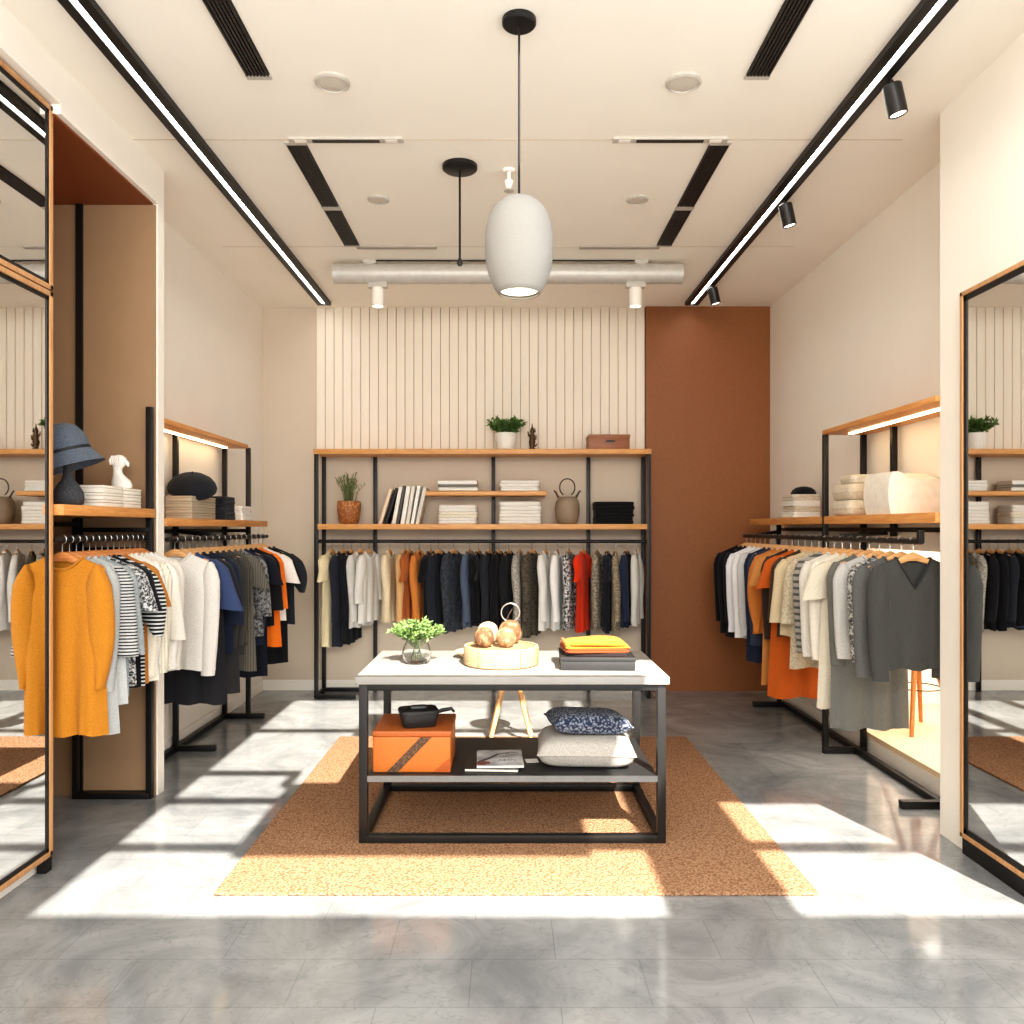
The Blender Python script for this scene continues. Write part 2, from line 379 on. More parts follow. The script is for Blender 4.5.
# pendants
M_pend = paint('pendant_ceramic', C(148, 144, 138), .8, nscale=120, nstr=.08, vary=.03)
t = thing('pendant_lamp', 'pale grey egg-shaped pendant lamp on a long black cord', 'pendant lamp', (.043, 3.1, H))
build(MB().lathe([(.066, 0), (.066, -.018), (.06, -.024), (.01, -.026)], 32), 'ceiling_rose', M_black, t, smooth=True)
build(MB().tube([(0, 0, -.02), (0, 0, -.70)], .0045, 8), 'cord', M_black, t, smooth=True)
zc, hh = -.872, .19
prof = []
for i in range(22):
    a = i/21
    z = hh - a*2*hh
    u = z/hh
    r = .132*max(0, 1-abs(u)**2.6)**.5 if u > 0 else .132*(1-.38*abs(u)**2.6)
    prof.append((max(r, .006), zc+z))
prof[0] = (.006, zc+hh)
inner = [(r-.006, z) for r, z in prof[::-1][:14]]
build(MB().lathe(prof+inner, 40), 'lamp_shade', M_pend, t, smooth=True, angle=60)
build(MB().lathe([(.074, zc-hh+.012), (.05, zc-hh+.010), (.01, zc-hh+.009)], 32), 'diffuser', emit('pendant_glow', (1, .9, .68, 1), 2.0), t, smooth=True)
t = thing('pendant_lamp', 'bare black pendant cord hanging from a round black ceiling rose', 'pendant lamp', (-.262, 4.35, H))
build(MB().lathe([(.095, 0), (.095, -.018), (.088, -.024), (.01, -.026)], 32), 'ceiling_rose', M_black, t, smooth=True)
build(MB().tube([(0, 0, -.02), (0, 0, -.52)], .006, 8), 'cord', M_black, t, smooth=True)
build(MB().lathe([(.008, -.505), (.013, -.515), (.016, -.53), (.010, -.545)], 16), 'socket', M_frame, t, smooth=True)
# duct
t = thing('air_duct', 'grey ribbed round air duct hanging under the ceiling', 'duct', (0, 5.9, 3.325))
d = MB(); prof = []
for i in range(61):
    x = -1.283+2.566*i/60
    prof.append((.072 if i % 6 else .0745, x))
d.rings([[(x, r*cos(2*pi*j/24), r*sin(2*pi*j/24)) for j in range(24)] for r, x in prof])
build(d, 'pipe', paint('duct_metal', C(196, 192, 184), .45, metal=.25, nscale=25), t, smooth=True)
for x in (-1.02, .98):
    build(MB().box(x-.05, x+.05, -.03, .03, .07, .098).box(x-.028, x+.028, -.02, .02, .05, .085).lathe([(.045, .05), (.05, .066), (.03, .075)], 16, c=(x, 0, 0)), 'bracket', M_grey, t, bevel=.004)
build(MB().tube([(-1.0, -.02, .09), (.98, -.02, .09)], .006, 6), 'rod', M_frame, t)
for x, s in ((-.96, 'left'), (.94, 'right')):
    q = thing('spotlight', f'white cylinder spotlight under the {s} end of the grey duct', 'spotlight', (x, 5.9, 3.25))
    build(MB().box(-.07, .07, -.03, .03, -.03, .012), 'clamp', M_grey, q, bevel=.006)
    build(MB().lathe([(.042, -.03), (.046, -.034), (.046, -.165), (.04, -.167), (.038, -.155)], 24), 'lamp_head', M_white, q, smooth=True)
    build(MB().lathe([(.037, -.158), (.037, -.161)], 20), 'lens', emit('lens2', (1, .95, .85, 1), 4), q)
t = thing('sprinkler', 'small white fire sprinkler hanging from the ceiling behind the egg-shaped pendant', 'sprinkler', (.005, 4.4, H))
build(MB().lathe([(.035, 0), (.03, -.012), (.01, -.014), (.01, -.06), (.026, -.062), (.02, -.09), (.008, -.11)], 20), 'body', M_white, t, smooth=True)
build(MB().lathe([(.028, -.113), (.028, -.118)], 16), 'deflector', M_grey, t)

# ------------------------------------------------------------------ garments and hangers
def garment_meshes(p, rng):
    W = p.get('W', .205); L = p.get('L', .66); hem = p.get('hem', W*1.0); D = p.get('D', .024)
    nw = p.get('nw', .088); nd = p.get('nd', .055); V = p.get('V', False); A = p.get('A', .0115)
    slope = p.get('slope', .41)
    ph = rng.uniform(0, 6.28); kf = rng.uniform(7, 10)
    NC, NR = 25, 15
    def ztop(x, front):
        ax = abs(x)
        if ax >= nw: return -slope*(ax-nw)
        if front: return -nd*((1-ax/nw) if V else (1-(ax/nw)**2.2))
        return -.016*(1-(ax/nw)**2)
    zsh = -slope*(W-nw)
    def width(z):
        t = max(0, min(1, (-z)/L))
        chest = W*.94
        if t < .2: return W+(chest-W)*t/.2
        return chest+(hem-chest)*(t-.2)/.8
    v = []; f = []; idx = {}
    for side in (0, 1):
        sg = -1 if side == 0 else 1      # front faces -Y
        for r in range(NR):
            t = r/(NR-1)
            for c in range(NC):
                s = -1+2*c/(NC-1)
                if side == 1 and c in (0, NC-1): idx[(1, r, c)] = idx[(0, r, c)]; continue
                zt = ztop(s*W, side == 0)
                z = zt+(-L-zt)*t
                z += .006*sin(kf*.8*s+ph)*t
                x = s*width(z)
                rampt = min(1, t/.22); rampt = rampt*rampt*(3-2*rampt)
                neck = max(0, 1-abs(s*W)/(nw*1.25))
                dep = (1-abs(s)**3.5)**.5 if abs(s) < 1 else 0
                y = sg*(D*dep*(.25+.75*rampt) + .012*neck*(1-rampt))
                fold = A*sin(kf*s+ph+.9*t)*(.15+.85*t) + A*.5*sin(2.1*kf*s+2*ph)*t*t
                y += fold
                x += .35*fold*t
                idx[(side, r, c)] = len(v); v.append((x, y, z))
        for r in range(NR-1):
            for c in range(NC-1):
                f.append((idx[(side, r, c)], idx[(side, r, c+1)], idx[(side, r+1, c+1)], idx[(side, r+1, c)]))
    body = MB(); body.v = v; body.f = f
    # neck band follows the front and back neckline
    nb = MB(); ring = []
    K = 36
    for j in range(K):
        a = 2*pi*j/K
        x = nw*cos(a); front = sin(a) < 0
        z = ztop(x*.999, front); y = -(D*.25+.012)*.95 if front else (D*.25+.012)*.95
        y *= abs(sin(a))**.6
        ring.append(Vector((x, y, z)))
    R2 = []
    for q in range(6):
        b = 2*pi*q/6
        R2.append([p_ + Vector((p_.x*.06*cos(b), p_.y*.12*cos(b) + (.003*cos(b) if p_.y > 0 else -.003*cos(b)), .008*sin(b))) for p_ in ring])
    R2.append(R2[0])
    nb.rings(R2, False, False)
    sl = []
    kind = p.get('sleeve', 'long')
    if kind != 'none':
        ln, out, r0, r1 = {'long': (.56, .035, .054, .040), 'full': (.54, .07, .060, .036), 'three': (.40, .12, .060, .056), 'short': (.21, .34, .070, .076), 'puff': (.30, .28, .080, .05)}[kind]
        ln *= p.get('sl', 1.0)
        for sg in (-1, 1):
            rs = []; M = 13; sw = rng.uniform(-.012, .012)
            for i in range(M):
                t = i/(M-1)
                cx = sg*(W-.032 + out*ln*t - (.05*t*t*ln if kind in ('long', 'full') else 0))
                z = zsh+.014 - ln*t
                if kind in ('full', 'puff'): rr = r0*(.62+.55*sin(pi*min(1, t*1.02)**.9)*.8)*(1-t**4*.55)
                else: rr = r0+(r1-r0)*t
                g = min(1, .22+(t/.16)**.6*.78) if t < .16 else 1
                rx = rr*g; ry = (D*1.0+.012)*(.45+.55*g)*(1-.22*t)
                yo = sw*t+.006*sin(5*t+ph)-.016*t
                kk = 14
                rs.append([(cx+rx*cos(2*pi*j/kk), yo+ry*sin(2*pi*j/kk)*(1+.12*sin(9*t+j)), z+(-.35*sg*out*rx*cos(2*pi*j/kk))) for j in range(kk)])
            m = MB(); m.rings(rs, True, False); sl.append(m)
    return body, nb, sl, zsh

# hanger prototype parts
def hanger_bar(k=.168):
    mb = MB(); rs = []
    for i in range(21):
        x = -k+2*k*i/20; ax = abs(x)
        zc = -.012-.43*max(0, ax-.012) + .010*(ax/k)**2; h = .016*(1-ax/k)**1.3+.006; dd = .0065
        rs.append([(x, dd*cos(2*pi*j/10), zc+h*sin(2*pi*j/10)) for j in range(10)])
    return mb.rings(rs)
def hook_path(hl):
    p = [(0, 0, 0), (0, 0, hl-.022)]
    for i in range(1, 12):
        a = -pi/2 + i*pi*1.35/11
        p.append((.0185*cos(a)*1.0, 0, hl+.0+.0185*sin(a)))
    return p
_hp = {}
def make_hanger(loc, rotz, label, group, mat, hl=.062):
    key = (mat.name, hl)
    if key not in _hp:
        o = thing('clothes_hanger', label, 'hanger', loc, (0, 0, rotz), group)
        b = build(hanger_bar(.135 if hl > .065 else .168), 'shoulder_bar', mat, o, smooth=True)
        b.location.z = -hl
        h = build(MB().tube([(x, y, z-hl) for x, y, z in hook_path(hl)], .0026, 6), 'hook', M_steel, o, smooth=True)
        _hp[key] = o; return o
    src = _hp[key]
    r = src.copy(); col.objects.link(r); r.location = loc; r.rotation_euler = (0, 0, rotz); r['label'] = label; r['group'] = group
    for ch in src.children:
        c = ch.copy(); col.objects.link(c); c.parent = r
    return r

BUTTON = paint('button', C(30, 28, 28), .4)
CAT = {'sweater': 'sweater', 'tee': 't-shirt', 'shirt': 'shirt', 'dress': 'dress', 'jacket': 'jacket', 'blouse': 'blouse', 'top': 'top', 'cardigan': 'cardigan', 'coat': 'coat', 'tunic': 'tunic'}
NAME = {'tee': 't_shirt'}
def make_garment(g, pos, rotz, rack, prev, hmat, hl, rng):
    kind, short, desc, colr, pat, prm = g
    lab = f'{desc} next to the {prev} on the {rack}'
    if len(lab.split()) > 16: print('LONG', len(lab.split()), lab)
    mat = fabric(*((C(*colr),)+pat)) if pat else fabric(C(*colr))
    nm = NAME.get(kind, kind)
    drop = hl+.020
    o = thing(nm, lab, CAT[kind], (pos[0], pos[1], pos[2]-drop), (0, 0, rotz), f'clothes on the {rack}')
    body, nb, sl, zsh = garment_meshes(prm, rng)
    build(body, 'bodice' if kind == 'dress' else 'torso', mat, o, smooth=True, angle=80)
    smat = fabric(C(*prm['scol']), *prm.get('spat', ())) if 'scol' in prm else mat
    for m in sl: build(m, 'sleeve', smat, o, smooth=True, angle=80)
    build(nb, 'collar', mat if 'ncol' not in prm else fabric(C(*prm['ncol'])), o, smooth=True, angle=80)
    if prm.get('buttons'):
        bt = MB()
        for i in range(6):
            z = -.10-i*.085
            bt.lathe([(.001, 0), (.006, .001), (.006, .003), (.001, .004)], 8, c=(0, 0, 0))
            k = 32
            for q in range(len(bt.v)-k, len(bt.v)):
                x, y, zz = bt.v[q]; bt.v[q] = (x, -.030-zz-.004, z+y)
        build(bt, 'buttons', BUTTON, o, smooth=True)
    make_hanger(pos, rotz, f'wooden clothes hanger holding the {short} on the {rack}', f'hangers on the {rack}', hmat, hl)
    return o

S = dict
WH = (226, 222, 214)
left_near = [
 ('sweater', 'mustard sweater', 'mustard long-sleeved sweater with full sleeves', (188, 124, 40), None, S(W=.19, L=.77, hem=.185, sleeve='full', nd=.05, A=.016, D=.03)),
 ('cardigan', 'pale grey cardigan', 'pale grey fine-knit long cardigan', (170, 172, 170), None, S(W=.20, L=.78, hem=.21, sleeve='long')),
 ('tee', 'stripe-sleeved tee', 'grey tee with striped sleeves', (186, 188, 186), None, S(W=.22, L=.66, sleeve='three', scol=(190, 190, 188), spat=('hstripe', C(30, 30, 32), 22))),
 ('tunic', 'heather tunic', 'heather grey straight tunic', (140, 146, 148), ('tweed', C(165, 170, 170), 150), S(W=.22, L=.64, sleeve='three')),
 ('top', 'speckled knit top', 'black and white speckled knit top', (40, 40, 42), ('tweed', C(200, 200, 198), 70), S(W=.21, L=.60, sleeve='short')),
 ('tee', 'plain black tee', 'plain black tee', (28, 28, 31), None, S(W=.21, L=.62, sleeve='short')),
 ('blouse', 'zebra-striped blouse', 'black wide-sleeved blouse with stripes', (24, 25, 30), ('hstripe', C(205, 205, 202), 17), S(W=.215, L=.63, sleeve='puff', sl=1.15)),
 ('top', 'ochre top', 'ochre brown cotton top', (176, 116, 54), None, S(W=.20, L=.62, sleeve='short')),
 ('shirt', 'ivory shirt', 'ivory button shirt', (232, 224, 206), None, S(W=.21, L=.62, sleeve='long')),
 ('blouse', 'ribbed white blouse', 'ribbed bright white blouse', (238, 236, 230), ('vstripe', C(214, 212, 206), 30), S(W=.21, L=.55, sleeve='long')),
 ('shirt', 'cream pleated shirt', 'cream pleated shirt', (230, 222, 204), ('vstripe', C(208, 200, 182), 24), S(W=.22, L=.60, sleeve='long')),
 ('tee', 'off-white tee', 'plain off-white tee', (226, 220, 208), None, S(W=.22, L=.58, sleeve='three')),
 ('sweater', 'milk white sweater', 'milk white soft sweater', (238, 234, 226), None, S(W=.22, L=.60, sleeve='long')),
 ('shirt', 'eggshell shirt', 'eggshell long-sleeved shirt', (222, 216, 204), None, S(W=.22, L=.62, sleeve='long')),
]
left_far = [
 ('sweater', 'chalk white sweater', 'chalk white long-sleeved sweater in front', (222, 217, 209), None, S(W=.235, L=.66, hem=.225, sleeve='long', sl=1.15, A=.012)),
 ('tee', 'denim blue tee', 'denim blue short-sleeved tee', (62, 76, 110), None, S(W=.21, L=.58, sleeve='short', sl=1.4)),
 ('dress', 'long charcoal dress', 'long charcoal black dress', (44, 44, 47), None, S(W=.21, L=.90, hem=.22, sleeve='short')),
 ('shirt', 'ink navy shirt', 'ink navy loose shirt', (38, 44, 62), None, S(W=.22, L=.62, sleeve='three')),
 ('dress', 'soot grey dress', 'soot grey long-sleeved dress', (58, 57, 57), None, S(W=.215, L=.88, hem=.23, sleeve='long')),
 ('shirt', 'graphite shirt', 'graphite grey shirt', (66, 65, 64), None, S(W=.22, L=.66, sleeve='long')),
 ('blouse', 'olive pinstripe blouse', 'olive grey pinstriped blouse', (92, 88, 78), ('vstripe', C(60, 57, 50), 30), S(W=.21, L=.62, sleeve='long')),
 ('dress', 'taupe midi dress', 'taupe grey midi dress', (112, 107, 98), ('vstripe', C(88, 84, 76), 22), S(W=.21, L=.80, hem=.22, sleeve='short')),
 ('shirt', 'grey plaid shirt', 'dark grey plaid shirt', (64, 66, 68), ('tweed', C(150, 150, 148), 45), S(W=.235, L=.58, sleeve='three')),
 ('jacket', 'dark blue jacket', 'dark blue cropped jacket', (40, 46, 66), None, S(W=.215, L=.66, sleeve='long')),
 ('dress', 'midnight dress', 'midnight navy sheath dress', (30, 33, 44), None, S(W=.21, L=.90, hem=.21, sleeve='short')),
 ('tee', 'black boxy tee', 'black boxy tee', (34, 33, 36), None, S(W=.22, L=.56, sleeve='three')),
 ('dress', 'bright orange dress', 'bright orange knee dress', (238, 122, 36), None, S(W=.22, L=.72, hem=.23, sleeve='three')),
 ('tee', 'snow white tee', 'snow white tee', (238, 234, 226), None, S(W=.24, L=.54, sleeve='short')),
 ('dress', 'jet black dress', 'jet black straight dress', (28, 28, 31), None, S(W=.225, L=.88, hem=.23, sleeve='short')),
 ('top', 'dark slate top', 'dark slate top with gathered sleeves', (46, 48, 54), None, S(W=.25, L=.60, sleeve='puff')),
]
right_rack = [
 ('sweater', 'charcoal V-neck sweater', 'charcoal V-neck sweater in front', (72, 72, 69), None, S(W=.205, L=.54, hem=.19, sleeve='long', V=True, nd=.15, nw=.085, A=.008, D=.028, ncol=(52, 53, 51))),
 ('cardigan', 'lead grey cardigan', 'lead grey cardigan', (98, 98, 96), None, S(W=.225, L=.50, sleeve='long')),
 ('blouse', 'marled blouse', 'black and grey marled blouse', (74, 74, 73), ('tweed', C(190, 188, 182), 60), S(W=.21, L=.50, sleeve='long', sl=.9)),
 ('shirt', 'silver shirt', 'silver grey satin shirt', (192, 190, 186), None, S(W=.225, L=.50, sleeve='long', sl=.9)),
 ('dress', 'stone grey dress', 'stone grey ankle dress', (112, 112, 107), None, S(W=.215, L=.95, hem=.22, sleeve='long', A=.014)),
 ('dress', 'oatmeal dress', 'oatmeal beige maxi dress', (216, 207, 188), None, S(W=.22, L=.86, hem=.24, sleeve='short')),
 ('sweater', 'ivory pullover', 'ivory knitted pullover', (232, 226, 212), None, S(W=.235, L=.56, sleeve='long')),
 ('shirt', 'pale linen shirt', 'pale linen shirt', (220, 216, 206), None, S(W=.24, L=.60, sleeve='long')),
 ('top', 'grey striped knit', 'grey knit with dark stripes', (166, 163, 156), ('hstripe', C(96, 94, 90), 8), S(W=.225, L=.60, sleeve='long')),
 ('dress', 'sand tweed dress', 'sand tweed shift dress', (202, 190, 166), ('tweed', C(172, 158, 134), 80), S(W=.22, L=.72, hem=.23, sleeve='three')),
 ('blouse', 'wheat blouse', 'wheat beige batwing blouse', (206, 188, 156), None, S(W=.245, L=.54, sleeve='three')),
 ('tee', 'cocoa brown tee', 'cocoa brown loose tee', (74, 56, 45), None, S(W=.23, L=.56, sleeve='three')),
 ('dress', 'rust dress', 'rust orange long dress', (186, 92, 34), None, S(W=.215, L=.98, hem=.25, sleeve='short', A=.014)),
 ('blouse', 'espresso blouse', 'espresso brown blouse', (60, 46, 40), None, S(W=.235, L=.56, sleeve='long')),
 ('dress', 'caramel dress', 'caramel tan long dress', (196, 134, 74), None, S(W=.21, L=.94, hem=.22, sleeve='short')),
 ('shirt', 'amber shirt', 'amber tan full-sleeved shirt', (198, 124, 58), None, S(W=.235, L=.60, sleeve='full')),
 ('shirt', 'dusk blue shirt', 'dusk blue shirt', (58, 64, 82), None, S(W=.22, L=.70, sleeve='long')),
 ('dress', 'deep navy dress', 'deep navy dress', (42, 48, 66), None, S(W=.215, L=.84, hem=.22, sleeve='long')),
 ('blouse', 'pearl blouse', 'pearl grey blouse', (206, 205, 204), None, S(W=.225, L=.66, sleeve='long')),
 ('shirt', 'crisp white shirt', 'crisp white long shirt', (236, 235, 233), None, S(W=.235, L=.70, sleeve='long', sl=1.15)),
 ('shirt', 'cool white shirt', 'cool white oversized shirt', (228, 229, 232), None, S(W=.25, L=.66, sleeve='long')),
 ('coat', 'black buttoned coat', 'black coat with buttons', (36, 36, 38), None, S(W=.24, L=.72, sleeve='long', buttons=True)),
 ('jacket', 'raven jacket', 'raven black jacket', (28, 28, 30), None, S(W=.25, L=.70, sleeve='long')),
 ('sweater', 'pitch black sweater', 'pitch black sweater farthest back', (22, 22, 24), None, S(W=.26, L=.62, sleeve='long')),
]
# back rail: pixel-free plan, position along the rail (m from the room axis) and turn of each hanger
back_rail = [
 (-1.515, 70, 'dress', 'cream dress', 'cream long dress', (236, 222, 184), None, S(L=.80, hem=.17, sleeve='short')),
 (-1.415, 64, 'coat', 'ink blue coat', 'ink blue coat', (44, 47, 58), None, S(L=.80, hem=.17, sleeve='long')),
 (-1.345, 70, 'jacket', 'coal black jacket', 'coal black jacket', (30, 31, 36), None, S(L=.76, sleeve='long')),
 (-1.265, 60, 'shirt', 'ash white shirt', 'ash white shirt', (214, 212, 206), None, S(L=.64, sleeve='long')),
 (-1.195, 66, 'blouse', 'milky blouse', 'milky white blouse', (228, 226, 220), None, S(L=.60, sleeve='three')),
 (-1.015, 74, 'blouse', 'buttermilk blouse', 'buttermilk narrow blouse', (232, 216, 184), None, S(L=.60, sleeve='long')),
 (-.885, 72, 'top', 'peach top', 'peach tan top', (222, 178, 126), None, S(L=.58, sleeve='long')),
 (-.845, 80, 'top', 'russet top', 'russet brown top', (176, 102, 52), None, S(L=.56, sleeve='short')),
 (-.765, 72, 'blouse', 'apricot blouse', 'apricot orange blouse', (214, 136, 66), None, S(L=.60, sleeve='long')),
 (-.665, 70, 'tee', 'onyx tee', 'onyx black tee', (26, 27, 31), None, S(L=.62, sleeve='short')),
 (-.60, 58, 'jacket', 'blue-black jacket', 'blue-black jacket with wide lapels', (42, 46, 56), None, S(L=.64, sleeve='long', V=True, nd=.2)),
 (-.47, 62, 'jacket', 'crinkled jacket', 'crinkled dark grey jacket', (50, 54, 62), ('tweed', C(74, 79, 88), 40), S(L=.68, sleeve='long')),
 (-.33, 68, 'blouse', 'steel blue blouse', 'steel blue satin blouse', (88, 100, 120), None, S(L=.64, sleeve='long')),
 (-.255, 74, 'tee', 'inky black tee', 'inky black tee', (24, 25, 29), None, S(L=.62, sleeve='short')),
 (-.16, 70, 'shirt', 'anthracite shirt', 'anthracite shirt', (44, 47, 54), None, S(L=.64, sleeve='long')),
 (-.08, 72, 'blouse', 'shadow black blouse', 'shadow black blouse', (28, 28, 32), None, S(L=.66, sleeve='long')),
 (.005, 70, 'shirt', 'obsidian shirt', 'obsidian black shirt', (34, 34, 38), None, S(L=.66, sleeve='long')),
 (.10, 70, 'cardigan', 'grey tweed cardigan', 'pale grey tweed cardigan', (140, 136, 128), ('tweed', C(196, 190, 180), 70), S(L=.68, sleeve='long')),
 (.205, 58, 'top', 'bronze lace top', 'bronze grey lace top', (104, 96, 82), ('tweed', C(62, 56, 48), 60), S(L=.72, sleeve='long')),
 (.325, 68, 'shirt', 'paper white shirt', 'paper white shirt', (232, 230, 226), None, S(L=.66, sleeve='long')),
 (.425, 68, 'blouse', 'brilliant white blouse', 'brilliant white blouse', (242, 241, 238), None, S(L=.66, sleeve='long')),
 (.525, 68, 'blouse', 'monochrome print blouse', 'black and white printed blouse', (52, 54, 58), ('tweed', C(222, 222, 220), 45), S(L=.66, sleeve='long')),
 (.645, 62, 'dress', 'red dress', 'vivid red orange dress', (226, 62, 24), None, S(L=.68, hem=.21, sleeve='short')),
 (.765, 70, 'cardigan', 'pepper cardigan', 'pepper grey knit cardigan', (106, 100, 88), ('tweed', C(172, 162, 144), 60), S(L=.66, sleeve='long')),
 (.855, 72, 'dress', 'night blue dress', 'night blue dress', (32, 34, 46), None, S(L=.68, sleeve='short')),
 (.925, 76, 'jacket', 'biscuit tweed jacket', 'biscuit tweed jacket', (176, 162, 138), ('tweed', C(104, 92, 76), 70), S(L=.66, sleeve='long')),
 (1.02, 66, 'coat', 'royal navy coat', 'royal navy coat', (42, 50, 72), None, S(L=.64, sleeve='long')),
 (1.10, 66, 'shirt', 'bone white shirt', 'bone white shirt', (214, 212, 204), None, S(L=.62, sleeve='long')),
]
rng = random.Random(5)
def hang_row(lst, x, ya, yb, z, rack, first, hmat, hl=.062, jit=3.5):
    prev = first; n = len(lst)
    for i, g in enumerate(lst):
        y = ya+(yb-ya)*i/(n-1)
        make_garment(g, (x, y, z), radians(rng.uniform(-jit, jit)) if i else 0, rack, prev, hmat, hl, rng); prev = g[1]
hang_row(left_near, -1.95, 3.50, 4.24, 1.40, 'felt hat rack', 'tall mirror', M_hangL)
hang_row(left_far, -1.90, 4.56, 6.20, 1.385, 'beret rack', 'white pier', M_hang)
hang_row(right_rack, 1.975, 3.90, 6.62, 1.385, 'white bin rack', 'mirror pier', M_hang)
prev = 'rack end post'
for q in back_rail:
    x, a, g = q[0], q[1], q[2:]
    g[5]['W'] = .165; g[5]['nw'] = .07; g[5]['hem'] = min(g[5].get('hem', .165), .175)
    make_garment(g, (x, 6.88, 1.335), radians(a+4+rng.uniform(-4, 4)), 'back wall rack', prev, M_hang, .07, rng); prev = g[1]

# ------------------------------------------------------------------ racks and shelving
def bars(parent, lst, name, w=.032, mat=M_black):
    for a, b in lst: build(MB().bar(a, b, w), name, mat, parent, bevel=.002)
# near left rack
t = thing('clothing_rack', 'black metal clothes rack with oak shelf in the alcove beside the tall mirror', 'clothes rack')
build(MB().box(-2.4, -1.9, 3.42, 4.31, 1.505, 1.552), 'shelf', M_oakY, t, bevel=.004)
bars(t, [((-1.925, 4.30, 0), (-1.925, 4.30, 2.1))], 'post')
bars(t, [((-2.317, 4.29, 0), (-2.317, 4.29, 1.5))], 'post', .028)
build(MB().tube([(-1.95, 3.42, 1.40), (-1.95, 4.285, 1.40)], .0145, 12), 'rail', M_black, t, smooth=True)
bars(t, [((-2.317, 3.42, 1.47), (-2.317, 4.29, 1.47)), ((-2.317, 4.29, 1.44), (-1.925, 4.29, 1.44)), ((-2.317, 4.29, 1.335), (-1.925, 4.29, 1.335))], 'crossbar', .024)
bars(t, [((-2.317, 4.29, .016), (-1.925, 4.29, .016))], 'foot')
# far left rack
t = thing('clothing_rack', 'black metal clothes rack with lit oak top shelf on the left wall', 'clothes rack')
ts = build(MB().box(-2.19, -1.98, 4.45, 6.10, 2.055, 2.085), 'top_shelf', M_oakY, t, bevel=.004)
build(MB().box(-2.13, -2.105, 4.47, 6.0, 2.047, 2.0545), 'light_strip', M_ledwarm, ts)
build(MB().box(-2.19, -1.90, 4.45, 6.32, 1.46, 1.505), 'shelf', M_oakY, t, bevel=.004)
build(MB().tube([(-1.90, 4.46, 1.385), (-1.90, 6.3, 1.385)], .0145, 12), 'rail', M_black, t, smooth=True)
bars(t, [((-1.98, 6.10, 0), (-1.98, 6.10, 2.06)), ((-2.16, 5.20, 0), (-2.16, 5.20, 2.06)), ((-2.16, 6.10, 0), (-2.16, 6.10, 2.06))], 'post')
bars(t, [((-2.16, 4.5, 1.43), (-2.16, 6.10, 1.43)), ((-2.16, 5.2, 1.43), (-1.9, 5.2, 1.40)), ((-2.16, 6.1, 1.43), (-1.98, 6.1, 1.43)), ((-2.16, 6.1, 1.385), (-1.89, 6.1, 1.385))], 'crossbar', .026)
bars(t, [((-2.18, 5.20, .02), (-1.9, 5.20, .02)), ((-2.18, 6.10, .02), (-1.86, 6.10, .02))], 'foot', .036)
bars(t, [((-2.16, 4.46, .02), (-2.16, 6.10, .02))], 'base_beam', .036)
# right rack
t = thing('clothing_rack', 'black metal clothes rack with lit oak top shelf on the right wall', 'clothes rack')
ts = build(MB().box(2.03, 2.32, 3.80, 5.17, 2.05, 2.08), 'top_shelf', M_oakY, t, bevel=.004)
build(MB().box(2.15, 2.18, 3.82, 5.05, 2.042, 2.0495), 'light_strip', M_ledwarm, ts)
build(MB().box(2.03, 2.32, 3.80, 6.71, 1.475, 1.525), 'shelf', M_oakY, t, bevel=.004)
build(MB().tube([(1.975, 3.82, 1.385), (1.975, 6.68, 1.385)], .0145, 12), 'rail', M_black, t, smooth=True)
bars(t, [((2.045, 5.155, 0), (2.045, 5.155, 2.05)), ((2.29, 5.155, 0), (2.29, 5.155, 2.05)), ((2.29, 4.75, 1.40), (2.29, 4.75, 2.05)), ((2.20, 6.5, 0), (2.20, 6.5, 1.475))], 'post')
bars(t, [((2.25, 3.82, 1.44), (2.25, 6.6, 1.44)), ((2.25, 4.75, 1.42), (1.975, 4.75, 1.405)), ((2.2, 6.5, 1.42), (1.975, 6.5, 1.385)), ((1.975, 3.83, 1.385), (1.975, 3.83, 1.44)), ((2.29, 5.155, 1.385), (1.96, 5.155, 1.385))], 'crossbar', .026)
bars(t, [((1.99, 6.5, .02), (2.25, 6.5, .02)), ((2.03, 5.155, .02), (2.30, 5.155, .02)), ((2.03, 4.14, .02), (2.25, 4.14, .02))], 'foot', .04)
bars(t, [((2.25, 3.81, .02), (2.25, 6.5, .02))], 'base_beam', .036)
# back shelving
t = thing('shelving_rack', 'wide black metal rack with oak shelves along the back wall', 'shelving rack')
build(MB().box(-1.655, 1.22, 6.80, 7.135, 2.08, 2.123), 'top_shelf', M_oakX, t, bevel=.004)
build(MB().box(-1.65, 1.215, 6.81, 7.135, 1.438, 1.484), 'shelf', M_oakX, t, bevel=.004)
build(MB().box(-.725, .335, 6.86, 7.12, 1.728, 1.768), 'short_shelf', M_oakX, t, bevel=.01, seg=3)
bars(t, [((x, y, 0), (x, y, 2.08)) for x in (-1.635, 1.20) for y in (6.825, 7.11)] + [((x, 7.115, 0), (x, 7.115, 2.08)) for x in (-1.18, -.13, .715)], 'post')
build(MB().tube([(-1.635, 6.88, 1.335), (1.20, 6.88, 1.335)], .0145, 12), 'rail', M_black, t, smooth=True)
bars(t, [((x, 6.81, .016), (x, 7.13, .016)) for x in (-1.635, 1.20)] + [((-1.635, 7.11, .016), (-1.3, 7.11, .016)), ((-1.635, 6.82, .016), (-1.3, 6.82, .016))], 'foot')
bars(t, [((x, 6.825, 1.335), (x, 7.11, 1.335)) for x in (-1.635, 1.20)], 'crossbar', .026)

